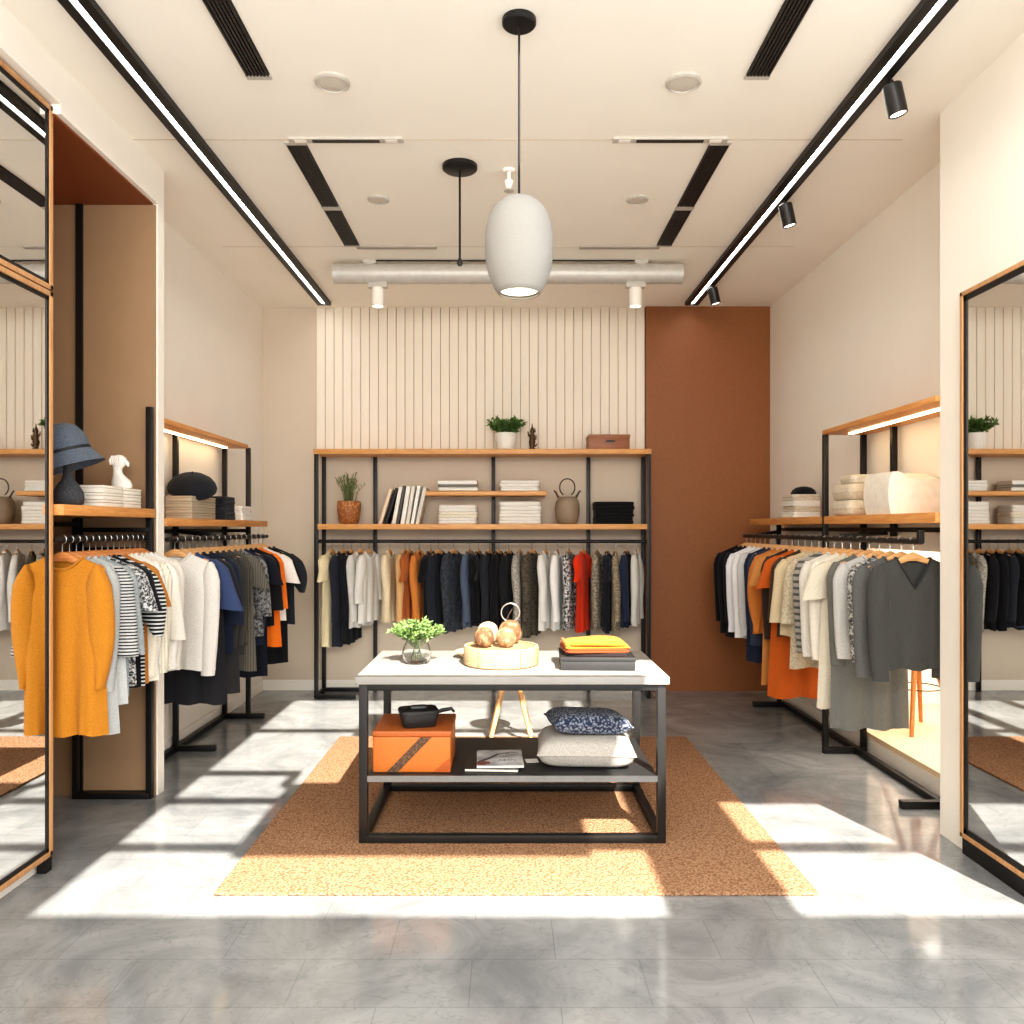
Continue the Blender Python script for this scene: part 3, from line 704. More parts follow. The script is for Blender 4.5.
# ------------------------------------------------------------------ mirrors
def wall_mirror(name, label, x, side, y0, y1, z0, z1, w_wood=.028, w_blk=.018, dep=.04):
    """side +1: glass faces +X; -1: glass faces -X."""
    t = thing(name, label, 'mirror', (x, (y0+y1)/2, z0))
    a, b, h = y0-(y0+y1)/2, y1-(y0+y1)/2, z1-z0
    def bx(mb, xa, xb, *r): mb.box(min(xa*side, xb*side), max(xa*side, xb*side), *r)
    f = MB()
    for r in ((a, b, 0, w_wood), (a, b, h-w_wood, h), (a, a+w_wood, 0, h), (b-w_wood, b, 0, h)): bx(f, 0, dep, *r)
    build(f, 'frame', M_oakZ, t, bevel=.002)
    k = MB(); i = w_wood; j = w_wood+w_blk
    for r in ((a+i, b-i, i, j), (a+i, b-i, h-j, h-i), (a+i, a+j, i, h-i), (b-j, b-i, i, h-i)): bx(k, .005, dep-.006, *r)
    build(k, 'inner_frame', M_black, t)
    g = MB(); bx(g, .008, dep-.010, a+j, b-j, j, h-j)
    build(g, 'glass', M_mirror, t)
    return t
m = wall_mirror('standing_mirror', 'tall oak-framed mirror standing on the floor at the left edge', -1.975, 1, 2.1, 3.405, .06, 2.452, .022, .016)
for y in (-.645, .60): build(MB().box(.0, .038, y, y+.045, -.06, .0), 'foot', M_black, m)
wall_mirror('wall_mirror', 'oak-framed mirror fixed above the tall left mirror', -1.975, 1, 2.1, 3.405, 2.458, 3.24, .022, .016)
m = wall_mirror('standing_mirror', 'tall oak and black framed mirror on the white pier at right', 2.048, -1, 2.98, 3.575, .075, 2.50, .020, .024, .03)
build(MB().box(-.022, 0, -.29, .29, -.074, 0), 'plinth', M_black, m)

# ------------------------------------------------------------------ rug and table
build(MB().box(-1.16, 1.225, 3.15, 5.52, .001, .014), 'rug', M_rug, bevel=.005, label='tan woven rectangular rug under the display table', cat='rug')
t = thing('display_table', 'grey topped display table with black metal frame and lower shelf', 'table', (.018, 4.03, .014))
Y0, Y1 = -.41, .37; X0, X1 = -.71, .715
build(MB().box(X0, X1, Y0, Y1, .727, .762), 'tabletop', M_tabletop, t, bevel=.004)
w = .038; fx0, fx1, fy0, fy1 = -.678, .682, -.37, .35
for x in (fx0, fx1):
    for y in (fy0, fy1): build(MB().box(x-w/2, x+w/2, y-w/2, y+w/2, 0, .727), 'leg', M_frame, t, bevel=.002)
for y in (fy0, fy1):
    build(MB().box(fx0+w/2, fx1-w/2, y-w/2, y+w/2, .695, .727), 'apron', M_frame, t, bevel=.002)
    build(MB().box(fx0+w/2, fx1-w/2, y-w/2, y+w/2, .0, .036), 'base_bar', M_frame, t, bevel=.002)
for x in (fx0, fx1):
    build(MB().box(x-w/2, x+w/2, fy0+w/2, fy1-w/2, .695, .727), 'apron', M_frame, t, bevel=.002)
    build(MB().box(x-w/2, x+w/2, fy0+w/2, fy1-w/2, .0, .036), 'base_bar', M_frame, t, bevel=.002)
sh = build(MB().box(fx0+w/2, fx1-w/2, fy0-w/2+.004, fy1-.06, .288, .306), 'lower_shelf', paint('shelf_black', C(50, 50, 50), .4, metal=.2), t, bevel=.002)
build(MB().box(fx0+w/2, fx1-w/2, fy0-w/2, fy0-w/2+.004, .280, .308), 'edge', M_steel, sh)
ZT = .776; ZS = .32+.001

# ------------------------------------------------------------------ foliage helper
def leaf(mb, p, d, L, w, rng):
    d = d.normalized(); s = d.cross(Vector((rng.uniform(-1, 1), rng.uniform(-1, 1), rng.uniform(-.3, 1)))).normalized()
    nrm = s.cross(d)
    n = len(mb.v)
    mb.v += [tuple(p), tuple(p+d*L*.45+s*w/2+nrm*w*.15), tuple(p+d*L), tuple(p+d*L*.45-s*w/2+nrm*w*.15)]
    mb.f.append((n, n+1, n+2, n+3))
def bush(n_st, h, spread, L, w, per, rng, z0, droop=.2):
    st = MB(); lf = MB()
    for i in range(n_st):
        a = rng.uniform(0, 2*pi); k = rng.random()**.6
        tip = Vector((cos(a)*spread*k, sin(a)*spread*k, z0+h*(1-droop*k)*rng.uniform(.7, 1)))
        b = Vector((cos(a)*.02*k, sin(a)*.02*k, z0-.02))
        mid = (b+tip)/2+Vector((0, 0, h*.12))
        pts = [b, (b+mid)/2, mid, (mid+tip)/2+Vector((0, 0, h*.03)), tip]
        st.tube(pts, .0015, 4)
        for j in range(per):
            u = .35+.65*rng.random(); q = b.lerp(mid, u*2) if u < .5 else mid.lerp(tip, u*2-1)
            d = Vector((rng.uniform(-1, 1)+cos(a)*.6, rng.uniform(-1, 1)+sin(a)*.6, rng.uniform(-.4, 1)))
            leaf(lf, q, d, L*rng.uniform(.6, 1.1), w*rng.uniform(.7, 1.1), rng)
    return st, lf
M_leaf = paint('leaf_green', C(86, 118, 58), .55, nscale=30, vary=.35, nstr=0)
M_leaf2 = paint('leaf_pale', C(112, 138, 78), .55, nscale=40, vary=.3, nstr=0)
M_stem = paint('stem_green', C(96, 106, 62), .6, nscale=20, vary=.2, nstr=0)
M_pot = paint('white_ceramic', C(232, 228, 220), .5, nscale=80, nstr=.02)
M_terra = speckle('terracotta_speckle', C(150, 92, 50), C(196, 138, 84), 60)

# ------------------------------------------------------------------ back shelf goods
rb = random.Random(3)
Z1, Z2, Z3 = 1.485, 1.769, 2.124
t = thing('potted_plant', 'leafy green plant in a white pot on the top shelf', 'plant', (-.018, 6.97, Z3))
build(MB().lathe([(.058, 0), (.075, .01), (.092, .09), (.094, .15), (.088, .153), (.082, .14), (.06, .13)], 32), 'pot', M_pot, t, smooth=True)
st, lf = bush(34, .15, .17, .06, .028, 14, rb, .13)
build(st, 'stems', M_stem, t); build(lf, 'foliage', M_leaf, t)
t = thing('figurine', 'small dark bronze figurine on the top shelf beside the white pot', 'figurine', (.21, 6.95, Z3))
M_bronze = paint('bronze', C(92, 72, 52), .45, metal=.7, nscale=40)
build(MB().superell([(0, .033, .025), (.012, .033, .025), (.016, .025, .02)], 5), 'base', M_bronze, t, smooth=True)
fg = MB().lathe([(.022, .014), (.018, .03), (.024, .05), (.03, .075), (.02, .1), (.026, .125), (.015, .15), (.02, .17), (.012, .19), (.006, .205), (.002, .235)], 14)
fg.tube([(0, 0, .075), (.03, -.01, .10), (.033, -.01, .13)], [.011, .009, .005], 8).tube([(0, 0, .11), (-.03, 0, .13), (-.038, 0, .165)], [.011, .008, .004], 8).tube([(0, 0, .05), (.032, 0, .04), (.042, 0, .058)], [.012, .009, .005], 8)
fg.tube([(0, 0, .15), (.026, 0, .165), (.022, 0, .195)], [.009, .007, .003], 8)
build(fg, 'body', M_bronze, t, smooth=True)
M_brownbox = wood('brown_box', C(132, 78, 44), C(156, 96, 56), 'X', 4)
t = thing('storage_box', 'flat brown wooden box with a handle slot on the top shelf', 'box', (.865, 6.95, Z3))
build(MB().box(-.175, .175, -.12, .12, 0, .105), 'body', M_brownbox, t, bevel=.004)
build(MB().box(-.178, .178, -.123, .123, .0955, .125), 'lid', M_brownbox, t, bevel=.004)
build(MB().superell([(.0, .04, .007), (.004, .042, .008), (.008, .04, .007)], 3, 24), 'handle', M_black, t, loc=(.01, -.1215, .068), rot=(radians(90), 0, 0))
t = thing('potted_plant', 'wispy stems in a speckled terracotta pot on the main shelf', 'plant', (-1.385, 6.97, Z1))
build(MB().lathe([(.068, 0), (.085, .015), (.10, .11), (.104, .17), (.098, .198), (.09, .2), (.088, .185), (.05, .175)], 32), 'pot', M_terra, t, smooth=True)
st = MB(); lf = MB()
for i in range(30):
    a = rb.uniform(0, 2*pi); k = rb.uniform(.15, 1)
    tip = Vector((cos(a)*.16*k, sin(a)*.10*k, .2+rb.uniform(.14, .26)))
    b = Vector((cos(a)*.05*k, sin(a)*.05*k, .17)); mid = (b+tip)/2+Vector((-cos(a)*.02, 0, .02))
    st.tube([b, mid, tip], [.0035, .0028, .0015], 5)
    for j in range(10):
        u = rb.random(); q = b.lerp(mid, u*2) if u < .5 else mid.lerp(tip, 2*u-1)
        leaf(lf, q, Vector((rb.uniform(-1, 1), rb.uniform(-1, 1), 1.4)), .035, .009, rb)
build(st, 'stems', M_stem, t); build(lf, 'foliage', paint('leaf_olive', C(112, 122, 74), .6, nscale=30, vary=.3, nstr=0), t)
# leaning books
def book(loc, rot, th, dp, ht, colr, label, group):
    o = thing('book', label, 'book', loc, rot, group)
    c = paint('book_cover_%d_%d_%d' % colr, C(*colr), .6, nscale=30)
    cv = MB().box(0, .004, -dp/2, dp/2, 0, ht).box(th-.004, th, -dp/2, dp/2, 0, ht).box(0, th, -dp/2, -dp/2+.004, 0, ht)
    build(cv, 'cover', c, o, bevel=.001)
    build(MB().box(.0042, th-.0042, -dp/2+.005, dp/2-.004, .004, ht-.005), 'pages', paint('paper', C(232, 226, 212), .9, nscale=200), o)
    return o
bk = [(-1.115, 17, .034, (226, 204, 178), 'cream-pink book leaning most, beside the rack post'), (-1.060, 17, .022, (40, 38, 38), 'thin black book among the leaning white books'),
      (-1.000, 11, .036, (232, 228, 218), 'white book right after the black one in the leaning row'), (-.957, 10, .020, (96, 92, 88), 'thin grey-spined book in the leaning row'),
      (-.925, 9, .040, (236, 232, 224), 'thick bright white book in the middle of the leaning row'), (-.880, 9, .034, (222, 216, 204), 'ivory book third from the open end of leaning row'),
      (-.838, 10, .032, (238, 236, 230), 'white book second from the open end of leaning row'), (-.797, 12, .034, (214, 208, 196), 'putty-coloured book at the open end of the leaning row')]
for x, a, th, c_, lb in bk: book((x, 6.97, Z1), (0, radians(a), 0), th, .22, rb.uniform(.315, .335), c_, lb, 'leaning books on the main shelf')

def folded(name, loc, w, d, h, mat, label, cat, group, rz=0.0, seed=0, puff=.9):
    r = random.Random(seed); o = thing(name, label, cat, loc, (0, 0, rz), group)
    def slab(z0, z1, k):
        hz = z1-z0; mb = MB()
        lv = []
        dx, dy = r.uniform(-.004, .004), r.uniform(-.004, .004)
        for fz, ins in ((0, .10), (.06, .03), (.25, .004), (.5, 0), (.75, .004), (.94, .03), (1, .10)):
            i = ins*hz*2.2
            lv.append((z0+fz*hz, w/2-i-k, d/2-i-k, dx, dy))
        return mb.superell(lv, 9, 44)
    m1 = slab(0, h*.5, 0); build(m1, 'lower_fold', mat, o, smooth=True, angle=70)
    m2 = slab(h*.5, h, .002); build(m2, 'upper_fold', mat, o, smooth=True, angle=70)
    return o
def stack(name, x, y, z, w, d, hs, mats, noun, where, cat, group, rz=0.0, seed=0):
    n = len(hs); words = {1: ['single'], 2: ['lower', 'upper'], 3: ['lowest', 'middle', 'topmost'], 4: ['lowest', 'second lowest', 'second highest', 'topmost']}[n]
    r = random.Random(seed)
    for i, h in enumerate(hs):
        ww = w*r.uniform(.96, 1.02); dd = d*r.uniform(.96, 1.02)
        folded(name, (x+r.uniform(-.004, .004), y, z), ww, dd, h, mats[i % len(mats)], f'{words[i]} {noun} in the stack {where}', cat, group, rz+r.uniform(-.03, .03), seed*10+i)
        z += h+.0006
F_white = fabric(C(234, 230, 222)); F_cream = fabric(C(232, 224, 206)); F_black = fabric(C(26, 26, 28)); F_char = fabric(C(44, 46, 52)); F_grey = fabric(C(196, 192, 186))
F_taupe = fabric(C(186, 172, 152)); F_natural = fabric(C(216, 206, 188), 'tweed', C(196, 184, 164), 90)
stack('folded_shirt', -.435, 6.97, Z1, .345, .25, (.052, .052, .058), (F_white, F_cream), 'folded cream shirt', 'under the short shelf near the books', 'folded clothes', 'folded cream shirts under the short shelf', seed=1)
stack('folded_towel', .105, 6.97, Z1, .365, .25, (.06, .055, .075), (F_white,), 'folded white sweater', 'under the short shelf near the jug', 'folded clothes', 'folded white sweaters under the short shelf', seed=2)
stack('folded_sweater', .105, 6.97, Z2, .35, .22, (.038, .052), (F_white,), 'folded white top', 'on the short shelf near the jug', 'folded clothes', 'folded white tops on the short shelf', seed=3)
stack('folded_trousers', .915, 6.97, Z1, .345, .25, (.06, .06, .07), (F_black,), 'folded black garment', 'at the shelf end by the brown panel', 'folded clothes', 'folded black clothes on the main shelf', seed=4)
# flat books on the short shelf
zz = Z2
for i, (h, c_, wd) in enumerate(((.030, (226, 220, 208), 'lower'), (.024, (120, 116, 108), 'middle grey'), (.034, (234, 230, 222), 'upper'))):
    o = thing('book', f'{wd} flat book in the pile on the short shelf near leaning books', 'book', (-.43+rb.uniform(-.006, .006), 6.97, zz), (0, 0, rb.uniform(-.03, .03)), 'flat books on the short shelf')
    build(MB().box(-.168, .168, -.11, .11, 0, .004).box(-.168, .168, -.11, .11, h-.004, h).box(-.168, .168, -.11, -.106, 0, h), 'cover', paint('book_cover_%d_%d_%d' % c_, C(*c_), .6), o, bevel=.001)
    build(MB().box(-.163, .163, -.105, .106, .0042, h-.0042), 'pages', paint('paper', C(232, 226, 212), .9), o)
    zz += h+.0006
# jug with ring handle
t = thing('vase', 'taupe jug with a dark ring handle on the main shelf', 'vase', (.515, 6.95, Z1))
M_jug = paint('jug_clay', C(142, 124, 104), .6, nscale=12, vary=.1)
build(MB().lathe([(.075, 0), (.088, .012), (.104, .07), (.108, .13), (.100, .19), (.082, .228), (.072, .236), (.064, .232), (.06, .2)], 36), 'body', M_jug, t, smooth=True)
M_cane = paint('dark_cane', C(66, 50, 38), .5)
pts = [(.066*cos(a), 0, .318+.075*sin(a)) for a in [radians(-60+i*300/23) for i in range(24)]]
build(MB().tube(pts, .0055, 8), 'ring_handle', M_cane, t, smooth=True)
for sg in (-1, 1):
    build(MB().tube([(sg*.07, 0, .225), (sg*.085, 0, .245), (sg*.098, 0, .27), (sg*.112, 0, .288), (sg*.12, 0, .284)], [.012, .009, .008, .007, .004], 8), 'lug', M_cane, t, smooth=True)

# ------------------------------------------------------------------ left shelf goods
ZL = 1.553
t = thing('hat_stand', 'dark grey bottle-shaped hat stand on the alcove shelf', 'hat stand', (-2.045, 3.72, ZL))
M_stand = speckle('stand_clay', C(58, 60, 64), C(74, 76, 80), 120, .8)
build(MB().lathe([(.054, 0), (.064, .01), (.068, .035), (.064, .065), (.048, .095), (.030, .118), (.022, .145), (.020, .19), (.03, .205), (.05, .225), (.06, .25), (.045, .275), (.01, .285)], 36), 'body', M_stand, t, smooth=True)
F_felt = fabric(C(84, 92, 104), 'tweed', C(104, 112, 124), 180)
t = thing('hat', 'blue-grey felt cloche hat resting on the dark hat stand', 'hat', (-2.03, 3.72, ZL+.16), (radians(6), radians(-17), 0))
build(MB().lathe([(.112, .085), (.113, .11), (.110, .14), (.102, .17), (.084, .20), (.055, .217), (.02, .225), (.002, .226)], 40, cap0=False), 'crown', F_felt, t, smooth=True)
build(MB().lathe([(.1135, .082), (.1145, .085), (.1148, .095), (.1138, .099)], 40, False, False), 'hat_band', paint('band', C(22, 24, 28), .6), t, smooth=True)
build(MB().lathe([(.111, .09), (.12, .075), (.134, .05), (.152, .022), (.156, .017), (.152, .017), (.132, .046), (.116, .072), (.108, .088)], 40, False, False), 'brim', F_felt, t, smooth=True)
def boxes(xc, y0, y1, w, z, hs, mat, noun, where, group):
    n = len(hs)
    words = ['lowest', 'middle', 'topmost'] if n == 3 else ['lowest', 'second lowest', 'second highest', 'topmost']
    for i, h in enumerate(hs):
        o = thing('garment_box', f'{words[i]} {noun} {where}', 'box', (xc, (y0+y1)/2, z), (0, 0, 0), group)
        d = (y1-y0)/2
        build(MB().box(-w/2, w/2, -d, d, 0, h*.6), 'body', mat, o, bevel=.006)
        build(MB().box(-w/2-.0015, w/2+.0015, -d-.0015, d+.0015, h*.6, h-.001), 'lid', mat, o, bevel=.006)
        z += h
M_card = paint('card_white', C(228, 222, 210), .7, nscale=60)
M_card2 = paint('card_taupe', C(178, 164, 142), .7, nscale=60)
boxes(-2.02, 3.86, 4.06, .135, ZL, (.034, .034, .038), M_card, 'white flat box in the pile', 'right behind the hat stand', 'white flat boxes on the alcove shelf')
boxes(-2.02, 4.07, 4.26, .135, ZL, (.034, .034, .034), M_card, 'white flat box in the pile', 'under the white bust', 'white flat boxes on the alcove shelf')
t = thing('bust_sculpture', 'small white abstract bust sculpture on the white flat boxes', 'sculpture', (-2.005, 4.14, ZL+.103))
M_plaster = paint('plaster', C(226, 220, 210), .7, nscale=50, nstr=.1)
b = MB(); rs = []
for z, rx, ry, dx in ((0, .048, .036, .008), (.012, .052, .04, .008), (.035, .048, .036, .004), (.055, .036, .028, -.004), (.072, .026, .022, -.012), (.09, .022, .02, -.016), (.105, .024, .024, -.014), (.12, .032, .028, -.008), (.138, .036, .03, -.004), (.155, .032, .028, -.004), (.168, .02, .02, -.006), (.173, .006, .006, -.008)):
    rs.append([(dx+rx*cos(2*pi*j/24), ry*sin(2*pi*j/24), z) for j in range(24)])
b.rings(rs); b.tube([(.02, 0, .14), (.036, 0, .125), (.04, 0, .112)], [.014, .011, .005], 10)
build(b, 'head', M_plaster, t, smooth=True, angle=70)
b = MB()
for k in range(5): b.tube([(-.03+.01*k, -.026, .165), (-.038+.012*k, -.032, .14), (-.036+.011*k, -.03, .118)], [.006, .008, .004], 8)
build(b, 'hair', M_plaster, t, smooth=True)
ZF = 1.506
boxes(-2.03, 4.93, 5.33, .165, ZF, (.036, .036, .036, .036), M_card2, 'taupe flat box in the pile', 'under the black beret', 'taupe flat boxes on the left wall rack')
t = thing('beret', 'black felt beret propped on the taupe flat boxes', 'hat', (-2.02, 5.12, ZF+.158), (radians(20), radians(8), 0))
F_beret = fabric(C(34, 36, 42))
build(MB().lathe([(.075, -.010), (.12, .0), (.145, .022), (.150, .045), (.140, .075), (.115, .105), (.075, .128), (.03, .138), (.002, .14)], 40, cap0=False), 'crown', F_beret, t, smooth=True)
build(MB().lathe([(.074, -.014), (.078, -.010), (.078, .0), (.070, .0), (.068, -.012)], 40, False, False), 'hat_band', paint('beret_band', C(20, 21, 24), .8), t, smooth=True)
build(MB().tube([(0, 0, .137), (.002, 0, .155)], .004, 6), 'stalk', F_beret, t)
stack('folded_sweater', -2.015, 5.54, ZF, .19, .24, (.058, .05, .05), (F_char,), 'folded charcoal sweater', 'beside the taupe boxes', 'folded clothes', 'folded charcoal sweaters on the left rack', seed=6)
stack('folded_shirt', -2.0, 5.90, ZF, .17, .22, (.034, .034, .034), (F_white,), 'folded white tee', 'near the rack end past the charcoal sweaters', 'folded clothes', 'folded white tees on the left rack', seed=7)

# ------------------------------------------------------------------ right shelf goods
ZR = 1.526
stack('folded_shirt', 2.18, 5.95, ZR, .21, .28, (.042, .04, .042, .045), (F_white, F_natural), 'folded pale shirt', 'under the black cap', 'folded clothes', 'folded pale shirts on the right rack', seed=8)
t = thing('cap', 'crumpled black knit cap on the folded pale shirts', 'hat', (2.19, 5.93, ZR+.173))
build(MB().lathe([(.078, 0), (.088, .012), (.080, .03), (.055, .05), (.02, .058), (.002, .056)], 28), 'crown', F_black, t, smooth=True)
build(MB().lathe([(.086, .0), (.093, .008), (.086, .018), (.08, .01)], 28, False, False), 'cuff', F_black, t, smooth=True)
def puffy(loc, w, d, h, mat, label, rz=0, tagged=False):
    o = thing('folded_blanket', label, 'blanket', loc, (0, 0, rz), 'puffy folded blankets on the right rack')
    lv = [(h*f, w/2-i*h, d/2-i*h) for f, i in ((0, .22), (.1, .08), (.3, .01), (.5, 0), (.7, .01), (.9, .08), (1, .22))]
    build(MB().superell(lv, 5, 44), 'fold', mat, o, smooth=True, angle=80)
    lv2 = [(h*f, w/2+.004-i*h, d/2+.003-i*h) for f, i in ((.42, .02), (.46, 0), (.54, 0), (.58, .02))]
    build(MB().superell(lv2, 5, 44, cap=False), 'seam', mat, o, smooth=True)
    if tagged: build(MB().box(-.06, -.02, -d/2-.004, -d/2+.02, h*.8, h*.86), 'tag', paint('tag_green', C(186, 200, 130), .6), o, label='small pale green tag')
F_bl = fabric(C(228, 218, 198), 'tweed', C(206, 194, 172), 110); F_bl2 = fabric(C(222, 210, 188), 'tweed', C(200, 186, 162), 110)
puffy((2.18, 4.98, ZR), .25, .30, .095, F_bl, 'lowest cream bouclé blanket in the puffy stack beside the white bin')
puffy((2.18, 4.98, ZR+.096), .24, .29, .10, F_bl2, 'middle cream bouclé blanket in the puffy stack beside the white bin', .05)
puffy((2.19, 4.96, ZR+.197), .20, .24, .052, F_bl, 'thin topmost cream blanket with tag on the puffy stack', -.06, True)
# white sculpted bin
t = thing('storage_bin', 'large white storage bin with a scooped front edge on the right shelf', 'storage bin', (2.185, 4.43, ZR))
prof = [(.135, 0), (.135, .02)]
sil = [(-.135, .0), (-.148, .06), (-.150, .12), (-.144, .19), (-.128, .226), (-.10, .228), (-.08, .222), (-.06, .205), (-.03, .19), (.02, .186), (.10, .186), (.13, .186), (.13, 0)]
back = [(-.135, .0), (-.148, .06), (-.150, .12), (-.144, .19), (-.128, .228), (-.10, .232), (-.08, .232), (-.06, .232), (-.03, .232), (.02, .232), (.10, .232), (.13, .23), (.13, 0)]
b = MB(); rs = []
for f in (0, .12, .3, .5, .75, 1):
    g = min(1, f*1.6); g = g*g*(3-2*g)
    rs.append([(sx+(bx_-sx)*g, -.15+.30*f, sz+(bz-sz)*g) for (sx, sz), (bx_, bz) in zip(sil, back)])
b.rings(rs)
build(b, 'body', paint('bin_white', C(238, 230, 216), .55, nscale=30), t, smooth=True, angle=35)
build(MB().box(-.12, .125, -.145, .145, 0, .004), 'base', paint('bin_base', C(206, 192, 172), .6), t)

# ------------------------------------------------------------------ table goods
t = thing('plant_vase', 'leafy pale green sprigs in a clear glass vase on the table', 'plant', (-.455, 3.99, ZT+.001))
build(MB().lathe([(.045, 0), (.06, .006), (.071, .03), (.073, .055), (.064, .085), (.052, .108), (.056, .122), (.053, .122), (.049, .108), (.060, .085), (.068, .055), (.066, .032), (.055, .012), (.01, .01)], 36), 'vase', M_glass, t, smooth=True)
st, lf = bush(60, .135, .135, .028, .014, 30, random.Random(8), .10, .42)
for i in range(14):
    a = i*.45; st.tube([(.03*cos(a), .03*sin(a), .02), (.012*cos(a+2), .012*sin(a+2), .12)], .0016, 4)
build(st, 'stems', M_stem, t); build(lf, 'foliage', M_leaf2, t)
M_wick = wicker('wicker_pale', C(148, 120, 84), C(196, 172, 136), 42)
M_gourd = speckle('gourd_brown', C(104, 72, 46), C(158, 118, 84), 34, .8)
M_gourd2 = speckle('gourd_tan', C(132, 98, 68), C(180, 144, 108), 40, .8)
t = thing('tray', 'round pale woven drum tray in the middle of the table', 'tray', (-.034, 3.965, ZT+.001))
build(MB().lathe([(.178, 0), (.186, .006), (.188, .05), (.186, .088), (.182, .093), (.17, .093), (.168, .084)], 56), 'body', M_wick, t, smooth=True)
build(MB().lathe([(.1675, .0835), (.1675, .090), (.1, .0915), (.01, .092)], 48), 'lid', M_wick, t, smooth=True)
st = MB()
for a in (-125, -60, -20): st.box(-.001, .001, -.1895, -.187, .004, .088, Matrix.Rotation(radians(a+90), 4, 'Z'))
build(st, 'seam', paint('seam_brown', C(140, 100, 60), .8), t)
def gourd(loc, r, mat, label, rot=(0, 0, 0), ring=False):
    o = thing('woven_ball', label, 'decorative ball', loc, rot, 'woven balls on the round tray')
    pr = []
    for i in range(17):
        a = pi*i/16; pr.append((max(.002, r*sin(a)*(1+.05*cos(2*a))), r-r*cos(a)*1.0))
    b = MB(); k = 26
    b.rings([[(q*cos(2*pi*j/k)*(1+.05*cos(5*2*pi*j/k+40*z)), q*sin(2*pi*j/k)*(1+.05*cos(4*2*pi*j/k-30*z)), z) for j in range(k)] for q, z in pr])
    build(b, 'ball', mat, o, smooth=True, angle=80)
    if ring:
        pts = [(.046*cos(a), .0, r*2+.036+.046*sin(a)) for a in [2*pi*i/28 for i in range(29)]]
        build(MB().tube(pts, .0035, 6), 'ring_handle', paint('wire_grey', C(150, 142, 132), .4, metal=.6), o, smooth=True)
        build(MB().tube([(-.02, 0, r*2-.004), (-.006, 0, r*2+.03), (.01, 0, r*2+.055)], .003, 6), 'twig', M_cane, o, smooth=True)
zt = ZT+.093
gourd((-.115, 3.895, zt), .050, M_gourd, 'brown woven ball at the front of the tray, beside the tan one')
gourd((-.008, 3.895, zt), .050, M_gourd2, 'tan woven ball at the front of the tray')
gourd((-.100, 4.005, zt), .056, speckle('gourd_pale', C(190, 162, 136), C(212, 190, 166), 30, .8), 'pale cream ball at the back of the tray')
gourd((.012, 4.02, zt), .060, M_gourd, 'largest brown woven ball with a wire ring handle', ring=True)
t = thing('bowl', 'shallow pale wooden bowl half hidden behind the round tray', 'bowl', (-.175, 4.17, ZT+.001))
build(MB().lathe([(.05, 0), (.075, .01), (.10, .03), (.104, .032), (.10, .034), (.07, .018), (.02, .012)], 40), 'dish', wood('bowl_wood', C(222, 194, 152), C(238, 214, 176), 'X'), t, smooth=True)
# black box with folded clothes
t = thing('gift_box', 'flat black lidded box on the table under folded yellow clothing', 'box', (.43, 3.93, ZT+.001), (0, 0, radians(-2)))
M_bbox = paint('black_card', C(38, 37, 37), .5, nscale=60)
build(MB().box(-.175, .175, -.155, .155, 0, .042), 'body', M_bbox, t, bevel=.003)
build(MB().box(-.178, .178, -.158, .158, .0425, .062), 'lid', M_bbox, t, bevel=.003)
F_mus = fabric(C(202, 134, 46)); F_rust = fabric(C(150, 74, 40)); F_dark = fabric(C(52, 42, 44))
zb = ZT+.064
folded('folded_shirt', (.43, 3.94, zb), .30, .26, .014, F_dark, 'thin dark folded shirt lying directly on the black box', 'folded clothes', 'folded clothes on the black box', radians(-3), 31)
folded('folded_shirt', (.425, 3.94, zb+.0145), .315, .265, .02, F_rust, 'rust folded shirt under the yellow one on the black box', 'folded clothes', 'folded clothes on the black box', radians(4), 32)
o = thing('folded_shirt', 'mustard yellow folded shirt on top of the black box pile', 'folded clothes', (.425, 3.945, zb+.0352), (0, 0, radians(3)), 'folded clothes on the black box')
g = MB(); rs = []
K = 24
for i in range(K+1):
    u = -1+2*i/K
    row = []
    for j in range(K+1):
        v_ = -1+2*j/K
        e = max(0, 1-abs(u)**8)*max(0, 1-abs(v_)**8)
        z = .030*e*(1+.22*sin(3*u+1.5*v_)+.12*sin(7*v_+2*u)) + .001
        row.append((.155*u, .13*v_, z))
    rs.append(row)
g.rings(rs, False, False, closed=False)
n0 = len(g.v)
build(g, 'upper_fold', F_mus, o, smooth=True, angle=80)
g = MB().tube([(-.13, -.125, .020), (-.05, -.131, .024), (.05, -.130, .02), (.13, -.126, .016)], [.008, .011, .010, .006], 10)
build(g, 'rolled_edge', F_mus, o, smooth=True)
g = MB().tube([(-.15, -.11, .018), (-.152, -.02, .022), (-.148, .08, .018)], [.008, .012, .008], 10)
build(g, 'side_roll', fabric(C(206, 120, 52)), o, smooth=True)

# under-shelf goods
M_org = paint('orange_leather', C(200, 112, 44), .42, nscale=50, nstr=.06, vary=.05)
M_orgt = paint('orange_leather_lid', C(176, 96, 44), .45, nscale=50, nstr=.06, vary=.06)
t = thing('leather_box', 'orange leather box with a diagonal dark strap on the lower shelf', 'box', (-.445, 3.865, ZS))
build(MB().box(-.18, .18, -.175, .175, 0, .165), 'body', M_org, t, bevel=.008, seg=3)
build(MB().box(-.183, .183, -.178, .178, .1652, .192), 'lid', M_orgt, t, bevel=.007, seg=3)
M_strap = speckle('strap_weave', C(74, 52, 36), C(120, 88, 60), 160)
s_ = MB().prism([(-.115, .003), (-.063, .003), (.092, .163), (.040, .163)], 'Y', -.1765, -.173)
build(s_, 'strap', M_strap, t, label='dark woven diagonal strap')
c_ = MB().prism([(.10, .004), (.178, .004), (.178, .07)], 'Y', -.1765, -.174)
build(c_, 'corner_patch', paint('orange_dark', C(176, 84, 26), .45), t)
t = thing('camera_pouch', 'small black zipped case on top of the orange leather box', 'case', (-.425, 3.80, ZS+.193), (0, 0, radians(14)))
